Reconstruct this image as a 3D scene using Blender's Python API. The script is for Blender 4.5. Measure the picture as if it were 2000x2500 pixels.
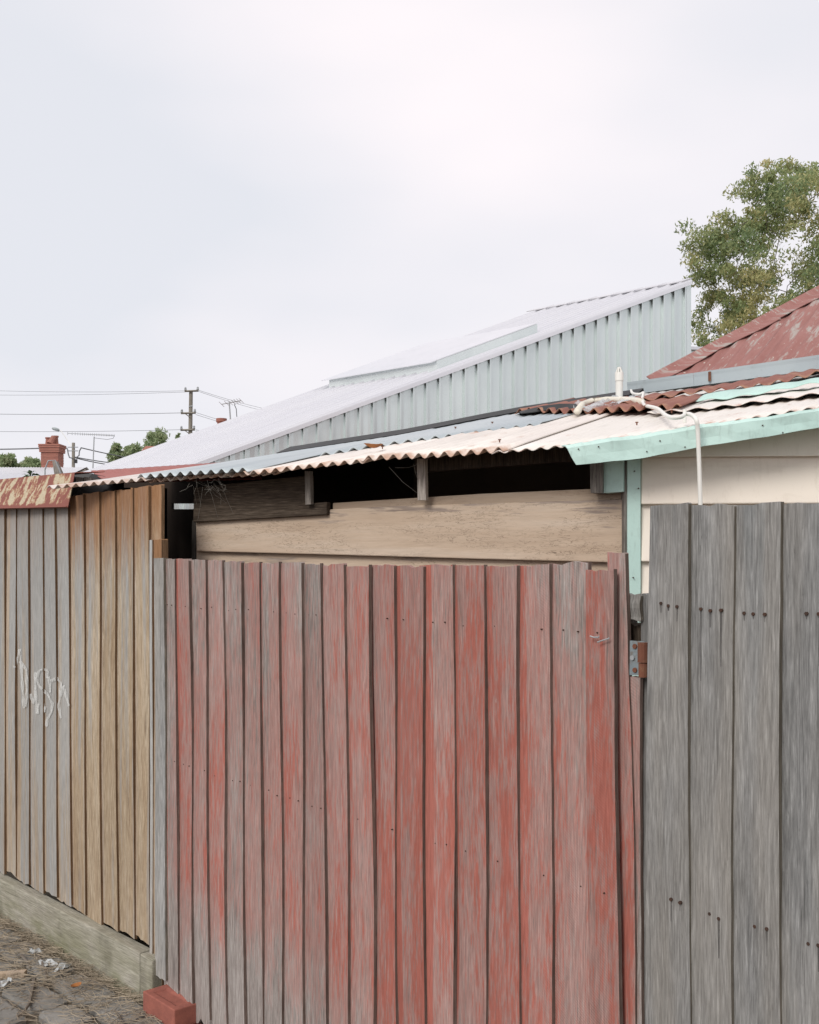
import bpy, math, random
import numpy as np
from mathutils import Vector, Matrix
R = math.radians
for o in list(bpy.data.objects): bpy.data.objects.remove(o)
sc = bpy.context.scene
col = sc.collection
random.seed(7)

# ------------------------------------------------------------------ camera, sky, sun, exposure
F, HY, EYE = 2600.0, 1376.0, 1.65          # focal length and horizon row in photo pixels, eye height
cam_d = bpy.data.cameras.new('camera'); cam = bpy.data.objects.new('camera', cam_d); col.objects.link(cam)
cam.location = (0, 0, EYE); cam.rotation_euler = (R(90), 0, 0)
cam_d.sensor_fit = 'AUTO'; cam_d.sensor_width = 36; cam_d.lens = 36*F/2500
cam_d.shift_y = (HY-1250)/2500; cam_d.clip_start = .05; cam_d.clip_end = 3000
sc.camera = cam
SUN_EL, SUN_AZ = 35, 212                     # azimuth the light comes from: 0 = +Y, clockwise (behind and left)
world = bpy.data.worlds.new('World'); sc.world = world; world.use_nodes = True
wn = world.node_tree; wn.nodes.clear()
wo = wn.nodes.new('ShaderNodeOutputWorld'); wb = wn.nodes.new('ShaderNodeBackground'); wb.inputs[1].default_value = .1
sky = wn.nodes.new('ShaderNodeTexSky'); sky.sky_type = 'NISHITA'; sky.sun_disc = False
sky.sun_elevation = R(SUN_EL); sky.sun_rotation = R(SUN_AZ)
wtc = wn.nodes.new('ShaderNodeTexCoord'); wmp = wn.nodes.new('ShaderNodeMapping'); wmp.inputs['Scale'].default_value = (1, 1, 2.6)
wmp.inputs['Location'].default_value = (9.4, 4.4, 1.7)
wns = wn.nodes.new('ShaderNodeTexNoise'); wns.inputs['Scale'].default_value = 1.5; wns.inputs['Detail'].default_value = 4; wns.inputs['Roughness'].default_value = .42
wr = wn.nodes.new('ShaderNodeValToRGB')
wr.color_ramp.elements[0].position = .35; wr.color_ramp.elements[0].color = (5.7, 5.8, 6.2, 1)
wr.color_ramp.elements[1].position = .63; wr.color_ramp.elements[1].color = (7.4, 6.93, 7.08, 1)
wmx = wn.nodes.new('ShaderNodeMixRGB'); wmx.inputs[0].default_value = .965       # thick cloud over the clear sky
L = wn.links.new
L(wtc.outputs['Generated'], wmp.inputs[0]); L(wmp.outputs[0], wns.inputs['Vector']); L(wns.outputs['Fac'], wr.inputs[0])
L(sky.outputs[0], wmx.inputs[1]); L(wr.outputs[0], wmx.inputs[2]); L(wmx.outputs[0], wb.inputs[0]); L(wb.outputs[0], wo.inputs[0])
sd = bpy.data.lights.new('sun', 'SUN'); sd.energy = 1.5; sd.angle = R(22); sd.color = (1, .965, .92)
sun = bpy.data.objects.new('sun', sd); col.objects.link(sun)
_d = Vector((math.sin(R(SUN_AZ))*math.cos(R(SUN_EL)), math.cos(R(SUN_AZ))*math.cos(R(SUN_EL)), math.sin(R(SUN_EL))))
sun.rotation_euler = _d.to_track_quat('Z', 'Y').to_euler(); sun.location = _d*50
vs = sc.view_settings; vs.view_transform = 'Standard'; vs.look = 'None'; vs.gamma = 1; vs.exposure = .50

# ------------------------------------------------------------------ helpers
W = {}
def P(px, py, Y): return Vector(((px-1000)/F*Y, Y, EYE+(HY-py)/F*Y))
def proj(v): return (1000+F*v[0]/v[1], HY-F*(v[2]-EYE)/v[1])
def interp(x, xs, ys): return float(np.interp(x, xs, ys))

def empty(name, loc, label, cat, group=None):
    o = bpy.data.objects.new(name, None); col.objects.link(o); o.empty_display_size = .1
    o.location = loc; W[o] = Matrix.Translation(Vector(loc)); tag(o, label, cat, group); return o
def tag(o, label=None, cat=None, group=None, kind=None):
    for k, v in (('label', label), ('category', cat), ('group', group), ('kind', kind)):
        if v: o[k] = v
    return o
def link(name, me, parent=None, M=None, color=None):
    o = bpy.data.objects.new(name, me); col.objects.link(o); M = M or Matrix.Identity(4); W[o] = M
    if parent: o.parent = parent; o.matrix_basis = W[parent].inverted() @ M
    else: o.matrix_basis = M
    if color: o.color = color
    return o
def mesh(name, v, f, mat, parent=None, M=None, color=None, smooth=False, uv=None, recenter=True):
    me = bpy.data.meshes.new(name)
    v = [Vector(p) for p in v]
    if recenter and M is None:
        c = Vector((sum(p.x for p in v)/len(v), sum(p.y for p in v)/len(v), min(p.z for p in v)))
        v = [p-c for p in v]; M = Matrix.Translation(c)
    me.from_pydata([tuple(p) for p in v], [], f); me.update()
    import bmesh as _b
    bm = _b.new(); bm.from_mesh(me)
    if uv is not None:
        lay = bm.loops.layers.uv.new('UVMap'); bm.verts.ensure_lookup_table()
        for fc in bm.faces:
            for lp in fc.loops: lp[lay].uv = uv[lp.vert.index]
    _b.ops.recalc_face_normals(bm, faces=bm.faces); bm.to_mesh(me); bm.free()
    if smooth: me.polygons.foreach_set('use_smooth', [True]*len(me.polygons))
    if mat: me.materials.append(mat)
    return link(name, me, parent, M, color)
class MB:
    def __init__(s): s.v = []; s.f = []
    def add(s, v, f):
        n = len(s.v); s.v += [Vector(p) for p in v]; s.f += [tuple(i+n for i in q) for q in f]; return s
    def box(s, c, sz, M=None):
        x, y, z = [q/2 for q in sz]; vv = [Vector((a*x, b*y, d*z)) for a in (-1, 1) for b in (-1, 1) for d in (-1, 1)]
        if M: vv = [M @ p for p in vv]
        return s.add([p+Vector(c) for p in vv], [(0,1,3,2),(4,6,7,5),(0,4,5,1),(2,3,7,6),(0,2,6,4),(1,5,7,3)])
    def tube(s, pts, r, n=6, cap=True):
        pts = [Vector(p) for p in pts]; rs = r if isinstance(r, (list, tuple)) else [r]*len(pts); vv = []; ff = []
        up = None
        for i, p in enumerate(pts):
            t = (pts[min(i+1, len(pts)-1)]-pts[max(i-1, 0)]).normalized()
            if up is None: up = Vector((0, 0, 1)) if abs(t.z) < .9 else Vector((1, 0, 0))
            a = t.cross(up).normalized(); b = a.cross(t).normalized(); up = b
            vv += [p+a*rs[i]*math.cos(k*2*math.pi/n)+b*rs[i]*math.sin(k*2*math.pi/n) for k in range(n)]
        for i in range(len(pts)-1):
            for k in range(n): ff.append((i*n+k, i*n+(k+1) % n, (i+1)*n+(k+1) % n, (i+1)*n+k))
        if cap: ff += [tuple(range(n))[::-1], tuple((len(pts)-1)*n+k for k in range(n))]
        return s.add(vv, ff)
    def lathe(s, prof, c, n=12):
        vv = []; ff = []; c = Vector(c)
        for r, z in prof: vv += [c+Vector((r*math.cos(k*2*math.pi/n), r*math.sin(k*2*math.pi/n), z)) for k in range(n)]
        for i in range(len(prof)-1):
            for k in range(n): ff.append((i*n+k, i*n+(k+1) % n, (i+1)*n+(k+1) % n, (i+1)*n+k))
        ff += [tuple(range(n))[::-1], tuple((len(prof)-1)*n+k for k in range(n))]
        return s.add(vv, ff)
    def prism(s, poly, off):          # polygon (3D points) extruded by vector off
        n = len(poly); off = Vector(off); vv = [Vector(p) for p in poly]; vv += [p+off for p in vv]
        return s.add(vv, [tuple(range(n)), tuple(range(n, 2*n))[::-1]]+[(i, (i+1) % n, n+(i+1) % n, n+i) for i in range(n)])
    def out(s, name, mat, parent=None, **k): return mesh(name, s.v, s.f, mat, parent, **k)

EDGE = {}
class VPlane:                       # vertical plane through p0 along d; +off is towards the camera
    def __init__(s, p0, d):
        s.p = Vector(p0); s.d = Vector(d).normalized(); s.n = Vector((s.d.y, -s.d.x))
        if s.n.dot(-s.p) < 0: s.n = -s.n
    def s_of(s, px, off=0):
        k = (px-1000)/F; q = s.p+s.n*off
        return (k*q.y-q.x)/(s.d.x-k*s.d.y)
    def xy(s, t, off=0): return s.p+s.d*t+s.n*off
    def pt(s, px, py, off=0):
        q = s.xy(s.s_of(px, off), off); return Vector((q.x, q.y, EYE+(HY-py)/F*q.y))
    def zof(s, px, py, off=0): return s.pt(px, py, off).z
    def w(s, t, z, off=0):
        q = s.xy(t, off); return Vector((q.x, q.y, z))
    def frame(s, t, z, off=0):      # local x along the plane, y away from the camera, z up
        y = -s.n; return Matrix(((s.d.x, y.x, 0, 0), (s.d.y, y.y, 0, 0), (0, 0, 1, 0), (0, 0, 0, 1))).copy() if False else Matrix.Translation(s.w(t, z, off)) @ Matrix(((s.d.x, y.x, 0, 0), (s.d.y, y.y, 0, 0), (0, 0, 1, 0), (0, 0, 0, 1)))
    @property
    def n3(s): return Vector((s.n.x, s.n.y, 0))
    @property
    def d3(s): return Vector((s.d.x, s.d.y, 0))

def paling(name, parent, pl, top, bot, z0, z1, mat, color, o_l=.010, o_r=.023, th=.011, rt=.003, rb=.003, bow=.003, slant=0, rows=16, lap=.016, seed=0, edge=None):
    """one board: top/bot = (left, right) pixel columns of its visible face at its top and its foot"""
    rg = random.Random(seed*97+13); m = 7
    sl0, sr0 = pl.s_of(bot[0], o_l)-lap, pl.s_of(bot[1], o_r)
    sl1, sr1 = pl.s_of(top[0], o_l)-lap, pl.s_of(top[1], o_r)
    sc_ = (sl0+sr0)/2; v = []; f = []
    ph = rg.uniform(0, 6); ph2 = rg.uniform(0, 6); k1 = rg.uniform(1.2, 2.6)
    et = [rg.uniform(-rt, rt) for _ in range(m)]; eb = [rg.uniform(-rb, rb)+(rg.random() < .3)*rb*rg.random()*2 for _ in range(m)]
    c = .0022
    for r in range(rows+1):
        q = r/rows; z = q*(z1-z0)
        a = sl0+(sl1-sl0)*q-sc_; b = sr0+(sr1-sr0)*q-sc_
        wv = bow*math.sin(k1*3*q+ph); b += wv+rg.uniform(-.0008, .0008); a += wv
        dep = .002*math.sin(2.3*q*math.pi+ph2)
        ring = []
        for i in range(m):
            t = i/(m-1); x = a+(b-a)*t; y = -(o_l+(o_r-o_l)*t)+dep
            if i in (0, m-1): y += c
            if i == 1: x = a+c
            if i == m-2: x = b-c
            zz = z
            if r == rows: zz += et[i]+slant*(t-.5)
            if r == 0: zz += eb[i]
            ring.append((x, y, zz))
        back = [(x, y+th-(c if i in (0, m-1) else 0), zz) for i, (x, y, zz) in enumerate(ring)][::-1]
        v += ring+back
    n = 2*m
    for r in range(rows):
        for i in range(n): f.append((r*n+i, r*n+(i+1) % n, (r+1)*n+(i+1) % n, (r+1)*n+i))
    for r in (0, rows):
        for i in range(m-1): f.append((r*n+i, r*n+i+1, r*n+n-2-i, r*n+n-1-i))
    o = mesh(name, v, f, mat, parent, M=pl.frame(sc_, z0), color=color); me = o.data
    at = me.attributes.new('across', 'FLOAT', 'POINT')
    for k in range(len(v)): j = k % n; at.data[k].value = j/(m-1) if j < m else (n-1-j)/(m-1)
    em = edge or EDGE.get(mat.name)
    if em:
        me.materials.append(em)
        for r in range(rows):
            for j in (m-1, n-1): me.polygons[r*n+j].material_index = 1
    return o

def plank(name, parent, pl, poly, off, th, mat, color=(0, 1, 0, 1), round_bottom=False):
    """horizontal board given as a pixel polygon on a plane; local z runs along the grain"""
    pts = [pl.pt(x, y, off) for x, y in poly]; c = sum(pts, Vector())/len(pts)
    X = Vector((0, 0, 1)); Z = pl.d3; Y = Z.cross(X)
    Mr = Matrix((X, Y, Z)).transposed().to_4x4(); M = Matrix.Translation(c) @ Mr; Mi = M.inverted()
    lp = [Mi @ p for p in pts]; back = Mi.to_3x3() @ (-pl.n3*th)
    b = MB(); b.prism(lp, back)
    o = mesh(name, b.v, b.f, mat, parent, M=M, color=color)
    bv = o.modifiers.new('bevel', 'BEVEL'); bv.width = .004; bv.segments = 2
    return o

# ------------------------------------------------------------------ materials
class NT:
    def __init__(s, name):
        s.m = bpy.data.materials.new(name); s.m.use_nodes = True; s.t = s.m.node_tree; s.t.nodes.clear()
        s.o = s.t.nodes.new('ShaderNodeOutputMaterial'); s.b = s.t.nodes.new('ShaderNodeBsdfPrincipled'); s.t.links.new(s.b.outputs[0], s.o.inputs[0])
    def n(s, typ, **kw):
        nd = s.t.nodes.new(typ)
        for k, v in kw.items(): setattr(nd, k, v)
        return nd
    def put(s, sock, v):
        if hasattr(v, 'links') or isinstance(v, bpy.types.NodeSocket): s.t.links.new(v, sock)
        elif v is not None:
            if isinstance(v, (tuple, list)) and len(v) == 3 and sock.type == 'RGBA': v = (*v, 1)
            sock.default_value = v
    def math(s, op, a, b=None, clamp=False):
        nd = s.n('ShaderNodeMath', operation=op, use_clamp=clamp); s.put(nd.inputs[0], a)
        if b is not None: s.put(nd.inputs[1], b)
        return nd.outputs[0]
    def vmath(s, op, a, b):
        nd = s.n('ShaderNodeVectorMath', operation=op); s.put(nd.inputs[0], a); s.put(nd.inputs[1], b); return nd.outputs[0]
    def mix(s, fac, a, b, mode='MIX'):
        nd = s.n('ShaderNodeMixRGB', blend_type=mode); s.put(nd.inputs[0], fac); s.put(nd.inputs[1], a); s.put(nd.inputs[2], b); return nd.outputs[0]
    def noise(s, vec, scale=1, detail=3, rough=.55, dist=0):
        nd = s.n('ShaderNodeTexNoise'); s.put(nd.inputs['Vector'], vec); s.put(nd.inputs['Scale'], scale)
        nd.inputs['Detail'].default_value = detail; nd.inputs['Roughness'].default_value = rough; nd.inputs['Distortion'].default_value = dist
        return nd.outputs['Fac']
    def ramp(s, fac, *stops):
        nd = s.n('ShaderNodeValToRGB'); cr = nd.color_ramp
        while len(cr.elements) < len(stops): cr.elements.new(.5)
        for e, (p, c) in zip(cr.elements, stops):
            e.position = p; e.color = (c, c, c, 1) if isinstance(c, (int, float)) else (*c, 1)
        s.put(nd.inputs[0], fac); return nd.outputs[0]
    def lin(s, x, lo, hi, a=0.0, b=1.0):
        nd = s.n('ShaderNodeMapRange'); s.put(nd.inputs[0], x)
        for i, q in enumerate((lo, hi, a, b)): nd.inputs[i+1].default_value = q
        return nd.outputs[0]
    def step(s, x, lo, hi): return s.lin(x, lo, hi)
    def coord(s, k='Object'): return s.n('ShaderNodeTexCoord').outputs[k]
    def rnd(s): return s.n('ShaderNodeObjectInfo').outputs['Random']
    def ocol(s):
        oi = s.n('ShaderNodeObjectInfo'); sp = s.n('ShaderNodeSeparateColor'); s.put(sp.inputs[0], oi.outputs['Color']); return sp.outputs
    def xyz(s, v):
        nd = s.n('ShaderNodeSeparateXYZ'); s.put(nd.inputs[0], v); return nd.outputs
    def comb(s, x, y, z):
        nd = s.n('ShaderNodeCombineXYZ')
        for i, q in enumerate((x, y, z)): s.put(nd.inputs[i], q)
        return nd.outputs[0]
    def shifted(s, co=None):
        r = s.rnd(); co = co or s.coord()
        return s.vmath('ADD', co, s.comb(s.math('MULTIPLY', r, 37.1), s.math('MULTIPLY', r, 91.7), s.math('MULTIPLY', r, 53.3)))
    def bump(s, h, strength=.3, dist=.002):
        nd = s.n('ShaderNodeBump'); nd.inputs['Strength'].default_value = strength; nd.inputs['Distance'].default_value = dist
        s.put(nd.inputs['Height'], h); s.put(s.b.inputs['Normal'], nd.outputs[0])
    def fin(s, color, rough=.8, metal=0, spec=.3):
        s.put(s.b.inputs['Base Color'], color); s.put(s.b.inputs['Roughness'], rough); s.put(s.b.inputs['Metallic'], metal)
        s.put(s.b.inputs['Specular IOR Level'], spec); return s.m

def wood(name, dark, mid, light, extra=None, bump=.5, knots=True, contrast=1.0, grain=1.0):
    """weathered timber, grain along local z; object colour: r = paint left, g = brightness, b = extra tint"""
    t = NT(name); co = t.coord(); v = t.shifted(co)
    wob = t.noise(t.vmath('MULTIPLY', v, (6, 6, 1.6)), 1, 2)
    vo = t.n('ShaderNodeTexVoronoi'); t.put(vo.inputs['Vector'], t.vmath('MULTIPLY', v, (11, 11, 2.6))); vo.inputs['Scale'].default_value = 1
    cs = t.n('ShaderNodeSeparateColor'); t.put(cs.inputs[0], vo.outputs['Color']); has = t.step(cs.outputs[0], .70, .72)
    bend = t.math('MULTIPLY', t.lin(vo.outputs['Distance'], 0, .5, 1, 0), has)
    x = t.xyz(v); v2 = t.comb(t.math('ADD', x[0], t.math('ADD', t.math('MULTIPLY', wob, .016), t.math('MULTIPLY', bend, .012 if knots else 0))), x[1], x[2])
    fine = t.noise(t.vmath('MULTIPLY', v2, (230, 230, 15)), 1, 4, .7)
    streak = t.noise(t.vmath('MULTIPLY', v2, (62, 62, 2.2)), 1, 5, .68)
    patch = t.noise(t.vmath('MULTIPLY', v, (9, 9, 1.7)), 1, 4, .6)
    k = t.math('ADD', t.math('MULTIPLY', fine, .40), t.math('ADD', t.math('MULTIPLY', streak, .25), t.math('MULTIPLY', patch, .35)))
    w_ = .15/contrast
    c = t.ramp(k, (.5-w_, dark), (.5, mid), (.5+w_, light))
    h = t.math('ADD', t.math('MULTIPLY', fine, .6), t.math('MULTIPLY', streak, .4))
    crk = t.noise(t.vmath('MULTIPLY', v2, (70, 70, .7)), 1, 2, .5)
    cm = t.ramp(t.math('ABSOLUTE', t.math('SUBTRACT', crk, .66)), (0, 1.0), (.012, 0.0))
    c = t.mix(t.math('MULTIPLY', cm, .6), c, tuple(q*.35 for q in dark))
    if knots:
        km = t.math('MULTIPLY', t.lin(vo.outputs['Distance'], .05, .17, 1, 0), has)
        c = t.mix(t.math('MULTIPLY', km, .55), c, tuple(q*.55 for q in dark))
    spk = t.step(t.noise(t.vmath('MULTIPLY', v, (170, 170, 34)), 1, 3, .6), .66, .72)
    c = t.mix(t.math('MULTIPLY', spk, .38), c, tuple(q*.45 for q in dark))
    c = t.mix(t.math('MULTIPLY', t.step(fine, .60, .70), .18), c, tuple(min(.8, q*1.35) for q in light))
    oc = t.ocol()
    if extra: c, h = extra(t, c, h, co, v, v2, oc, fine, streak, patch)
    gl = t.math('MULTIPLY', t.lin(fine, .34, .66, 1-.20*grain, 1+.14*grain), oc[1])
    c = t.mix(1, c, t.comb(gl, gl, gl), 'MULTIPLY')
    t.bump(h, bump*.7, .0025)
    return t.fin(c, .86, 0, .18)

def gate_paint(t, c, h, co, v, v2, oc, fine, streak, patch):
    ac = t.n('ShaderNodeAttribute', attribute_name='across').outputs['Fac']
    z = t.xyz(co)[2]
    big = t.noise(t.vmath('MULTIPLY', v, (5, 5, 1.1)), 1, 3, .6)
    med = t.noise(t.vmath('MULTIPLY', v2, (30, 30, 2.6)), 1, 4, .65)
    m = t.math('ADD', t.math('MULTIPLY', big, .50), t.math('ADD', t.math('MULTIPLY', med, .30), t.math('MULTIPLY', fine, .20)))
    m = t.math('ADD', m, t.math('SUBTRACT', oc[0], .5))
    rr = t.rnd(); lft = t.math('MULTIPLY', t.math('LESS_THAN', ac, t.math('ADD', .16, t.math('MULTIPLY', rr, .22))), t.math('SUBTRACT', t.math('MULTIPLY', t.math('FRACT', t.math('MULTIPLY', rr, 7.31)), .26), .06))
    m = t.math('ADD', m, lft)
    top = t.lin(z, 1.05, 1.58); foot = t.lin(z, .02, .48, 1, 0)
    m = t.math('SUBTRACT', m, t.math('MULTIPLY', top, .07)); m = t.math('SUBTRACT', m, t.math('MULTIPLY', t.math('MULTIPLY', foot, oc[2]), .36))
    chip = t.noise(t.vmath('MULTIPLY', v2, (110, 110, 13)), 1, 5, .72); mm = t.math('ADD', m, t.math('MULTIPLY', t.math('SUBTRACT', chip, .5), .60))
    wash = t.step(mm, .33, .48); full = t.step(mm, .525, .62)
    c = t.mix(t.math('MULTIPLY', wash, .64), c, (.37, .18, .152))
    c = t.mix(t.math('MULTIPLY', full, .78), c, (.37, .10, .07))
    saw = t.n('ShaderNodeTexWave'); saw.inputs['Scale'].default_value = 1; saw.inputs['Distortion'].default_value = 1.2
    xx = t.xyz(v); t.put(saw.inputs['Vector'], t.comb(0, 0, t.math('ADD', t.math('MULTIPLY', xx[2], 46), t.math('MULTIPLY', xx[0], 24)))); saw.bands_direction = 'Z'
    sm = t.math('MULTIPLY', saw.outputs['Fac'], t.step(t.noise(t.vmath('MULTIPLY', v, (6, 6, 1.4)), 1, 2), .5, .62))
    c = t.mix(t.math('MULTIPLY', sm, .10), c, (.50, .36, .34))
    fl = t.step(t.noise(t.vmath('MULTIPLY', v2, (60, 60, 9)), 1, 4, .7), .735, .76)
    c = t.mix(t.math('MULTIPLY', fl, .5), c, (.62, .56, .53))
    return c, t.math('ADD', h, t.math('MULTIPLY', sm, .3))
def pine_extra(t, c, h, co, v, v2, oc, fine, streak, patch):
    z = t.xyz(co)[2]
    ac = t.n('ShaderNodeAttribute', attribute_name='across').outputs['Fac']; lft = t.math('LESS_THAN', ac, t.math('ADD', .22, t.math('MULTIPLY', t.rnd(), .25)))
    c = t.mix(t.math('MULTIPLY', lft, .42), c, (.50, .43, .37))
    hon = t.step(t.noise(t.vmath('MULTIPLY', v2, (17, 17, .5)), 1, 4, .6), .46, .62); c = t.mix(t.math('MULTIPLY', hon, .45), c, (.36, .255, .155))
    g = t.math('ADD', t.noise(t.vmath('MULTIPLY', v2, (22, 22, .8)), 1, 4, .6), t.math('SUBTRACT', t.math('SUBTRACT', oc[0], .5), t.math('MULTIPLY', lft, .16)))
    gz = t.math('ADD', g, t.lin(z, .4, 1.4, 0, .14))
    c = t.mix(t.math('MULTIPLY', t.step(gz, .42, .62), .78), c, (.33, .35, .358))
    lo = t.math('MULTIPLY', t.lin(z, .25, 1.0, 1, 0), t.step(streak, .40, .60))
    c = t.mix(t.math('MULTIPLY', lo, .35), c, (.27, .19, .12))
    br = t.math('MULTIPLY', t.step(t.math('ADD', z, t.math('MULTIPLY', t.math('SUBTRACT', streak, .5), .7)), 1.40, 1.66), oc[2])
    c = t.mix(t.math('MULTIPLY', br, .78), c, (.27, .12, .045))
    return c, h
def grey_extra(t, c, h, co, v, v2, oc, fine, streak, patch):
    b = t.noise(t.vmath('MULTIPLY', v, (7, 7, .8)), 1, 3)
    c = t.mix(t.math('MULTIPLY', t.step(b, .44, .66), .5), c, (.26, .235, .20))
    c = t.mix(t.math('MULTIPLY', t.step(t.noise(t.vmath('MULTIPLY', v2, (20, 20, 1.1)), 1, 3), .56, .7), .35), c, (.15, .165, .168))
    return c, h
M_gate = wood('weathered_red_timber', (.165, .14, .125), (.295, .26, .24), (.42, .39, .365), gate_paint, .6)
M_pine = wood('weathered_pine', (.21, .14, .085), (.395, .315, .22), (.56, .49, .385), pine_extra, .45)
M_grey = wood('grey_hardwood', (.115, .115, .112), (.22, .22, .215), (.335, .335, .328), grey_extra, .6, contrast=.85)
M_egate = wood('gate_board_edge', (.08, .056, .046), (.145, .105, .088), (.21, .16, .135), None, .4, False)
M_epine = wood('pine_board_edge', (.08, .048, .026), (.155, .094, .052), (.23, .148, .088), None, .4, False)
M_egrey = wood('grey_board_edge', (.07, .062, .05), (.14, .125, .10), (.21, .19, .16), None, .4, False)
EDGE.update({'weathered_red_timber': M_egate, 'weathered_pine': M_epine, 'grey_hardwood': M_egrey})
M_old = wood('old_dark_timber', (.035, .026, .02), (.10, .075, .055), (.21, .165, .125), None, .7)
M_frame = wood('grey_framing_timber', (.10, .09, .08), (.20, .18, .16), (.30, .27, .24))
def sleeper_extra(t, c, h, co, v, v2, oc, fine, streak, patch):
    x = t.xyz(co)
    g = t.math('MULTIPLY', t.step(t.noise(t.vmath('MULTIPLY', v, (5, 5, 2.4)), 1, 4, .65), .42, .60), t.lin(x[0], -.10, .09, 1, .25))
    c = t.mix(t.math('MULTIPLY', g, .8), c, (.135, .14, .055))
    s = t.step(t.noise(t.vmath('MULTIPLY', v, (3, 3, 7)), 1, 3), .60, .68)
    return t.mix(t.math('MULTIPLY', s, .4), c, (.12, .11, .08)), h
M_sleep = wood('treated_pine_sleeper', (.23, .21, .165), (.345, .325, .27), (.45, .43, .365), sleeper_extra, .4, contrast=.8)
def cream_extra(t, c, h, co, v, v2, oc, fine, streak, patch):
    p = t.noise(t.vmath('MULTIPLY', v2, (16, 16, 1.3)), 1, 5, .62)
    base = t.ramp(p, (.32, (.45, .345, .255)), (.5, (.525, .415, .315)), (.68, (.565, .465, .37)))
    cr = t.noise(t.vmath('MULTIPLY', v, (70, 70, 16)), 1, 5, .62, 1.2)
    crm = t.math('MULTIPLY', t.ramp(t.math('ABSOLUTE', t.math('SUBTRACT', cr, .5)), (0, 1.0), (.014, 0.0)), t.step(t.noise(t.vmath('MULTIPLY', v, (14, 14, 3)), 1, 3), .46, .58))
    base = t.mix(t.math('MULTIPLY', crm, .75), base, (.09, .06, .04))
    gx = t.xyz(co)[0]
    bare = t.step(t.math('ADD', t.noise(t.vmath('MULTIPLY', v2, (40, 40, 4)), 1, 4, .6), t.math('MULTIPLY', t.math('SUBTRACT', gx, .052), 2.2)), .56, .64)
    base = t.mix(bare, base, t.mix(.35, c, (.42, .33, .27)))
    return base, t.math('SUBTRACT', h, crm)
M_plank = wood('flaking_cream_plank', (.15, .12, .10), (.27, .225, .19), (.38, .33, .285), cream_extra, .5, knots=False, grain=.35)

def painted(name, c1, c2, dirt, dscale=6, dlo=.55, dhi=.75, damt=.5, rough=.55, metal=0, bump=.15, bscale=60, spec=.35, streak=None, grime=0):
    t = NT(name); v = t.shifted()
    a = t.noise(t.vmath('MULTIPLY', v, streak) if streak else v, dscale, 5, .65); b = t.noise(v, dscale*.4, 3)
    c = t.mix(t.step(b, .35, .65), c1, c2); c = t.mix(t.math('MULTIPLY', t.step(a, dlo, dhi), damt), c, dirt)
    if grime: c = t.mix(t.math('MULTIPLY', t.step(t.noise(t.vmath('MULTIPLY', v, (7, 7, 2.2)), 6, 5, .7), .54, .66), grime), c, dirt)
    t.bump(t.noise(v, bscale, 4), bump, .002)
    return t.fin(c, rough, metal, spec)
M_cream = painted('cream_weatherboard_paint', (.86, .79, .69), (.83, .75, .65), (.55, .47, .37), 5, .60, .80, .45, .6, streak=(.6, 1, 2.4), bump=.25, grime=.16)
M_green = painted('mint_green_paint', (.53, .71, .65), (.47, .65, .595), (.30, .40, .36), 9, .52, .74, .55, .5, bump=.35, grime=.35)
M_pvc = painted('white_pipe', (.78, .77, .72), (.72, .71, .66), (.5, .48, .42), 8, .6, .8, .3, .4)
M_flex = painted('cream_hose', (.72, .69, .60), (.62, .58, .48), (.45, .40, .30), 12, .55, .75, .4, .45)
M_zwall = painted('zinc_wall_sheet', (.735, .79, .77), (.66, .715, .705), (.54, .59, .585), 1.4, .42, .7, .5, .27, .78, .02, 12, .5, streak=(1, 1, .35))
M_zroof = painted('zinc_roof_sheet', (.80, .80, .82), (.76, .76, .79), (.76, .76, .79), 2.0, .5, .7, .2, .36, .75, .0, 30, .5)
M_zglass = painted('white_skylight_top', (.80, .80, .83), (.76, .77, .80), (.68, .69, .72), 3, .5, .7, .4, .34, .7, .0, 20)
M_gutter = painted('blue_grey_gutter_paint', (.42, .48, .50), (.38, .44, .47), (.25, .27, .26), 10, .6, .75, .5, .45)
M_galv = painted('galvanised_sheet', (.36, .42, .45), (.45, .50, .52), (.25, .27, .27), 7, .55, .72, .5, .5, .35, .1, 50, .4, streak=(3, .5, 1))
M_black = painted('black_plastic_and_shade', (.012, .013, .013), (.02, .02, .02), (.05, .05, .045), 9, .55, .75, .5, .5)
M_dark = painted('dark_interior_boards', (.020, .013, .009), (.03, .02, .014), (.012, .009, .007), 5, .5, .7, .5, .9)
M_terra = painted('terracotta', (.34, .145, .105), (.28, .115, .088), (.2, .11, .085), 6, .5, .7, .5, .8)
M_pole = painted('pole_timber', (.26, .24, .20), (.20, .18, .15), (.13, .12, .10), 5, .5, .7, .5, .85)
M_wire = painted('dark_wire', (.17, .18, .19), (.15, .16, .17), (.08, .08, .08), 5, .5, .7, .5, .6)
M_alu = painted('dull_aluminium', (.42, .44, .45), (.38, .40, .41), (.25, .25, .25), 5, .5, .7, .4, .5, .4)
M_lamp = painted('lamp_housing', (.36, .40, .40), (.33, .37, .37), (.2, .2, .2), 5, .5, .7, .4, .5)
M_hinge = painted('zinc_hinge_plate', (.30, .36, .38), (.26, .31, .33), (.20, .13, .08), 30, .55, .68, .7, .5, .5, .2, 200)
M_rustbar = painted('rusted_steel', (.20, .08, .045), (.15, .06, .038), (.26, .16, .09), 40, .5, .68, .6, .85, .1, .4, 300)
M_nail = painted('rusty_nail', (.05, .03, .022), (.07, .035, .022), (.03, .02, .015), 60, .5, .7, .5, .8)
M_wall = painted('rendered_wall', (.5, .46, .40), (.46, .42, .36), (.3, .27, .22), 2, .55, .7, .4, .8)
M_paper = painted('white_scrap', (.46, .48, .48), (.38, .40, .40), (.24, .22, .19), 20, .55, .7, .5, .6)
M_web = painted('cobweb_silk', (.23, .21, .18), (.2, .19, .17), (.1, .1, .09), 30, .5, .7, .5, .9)
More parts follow.
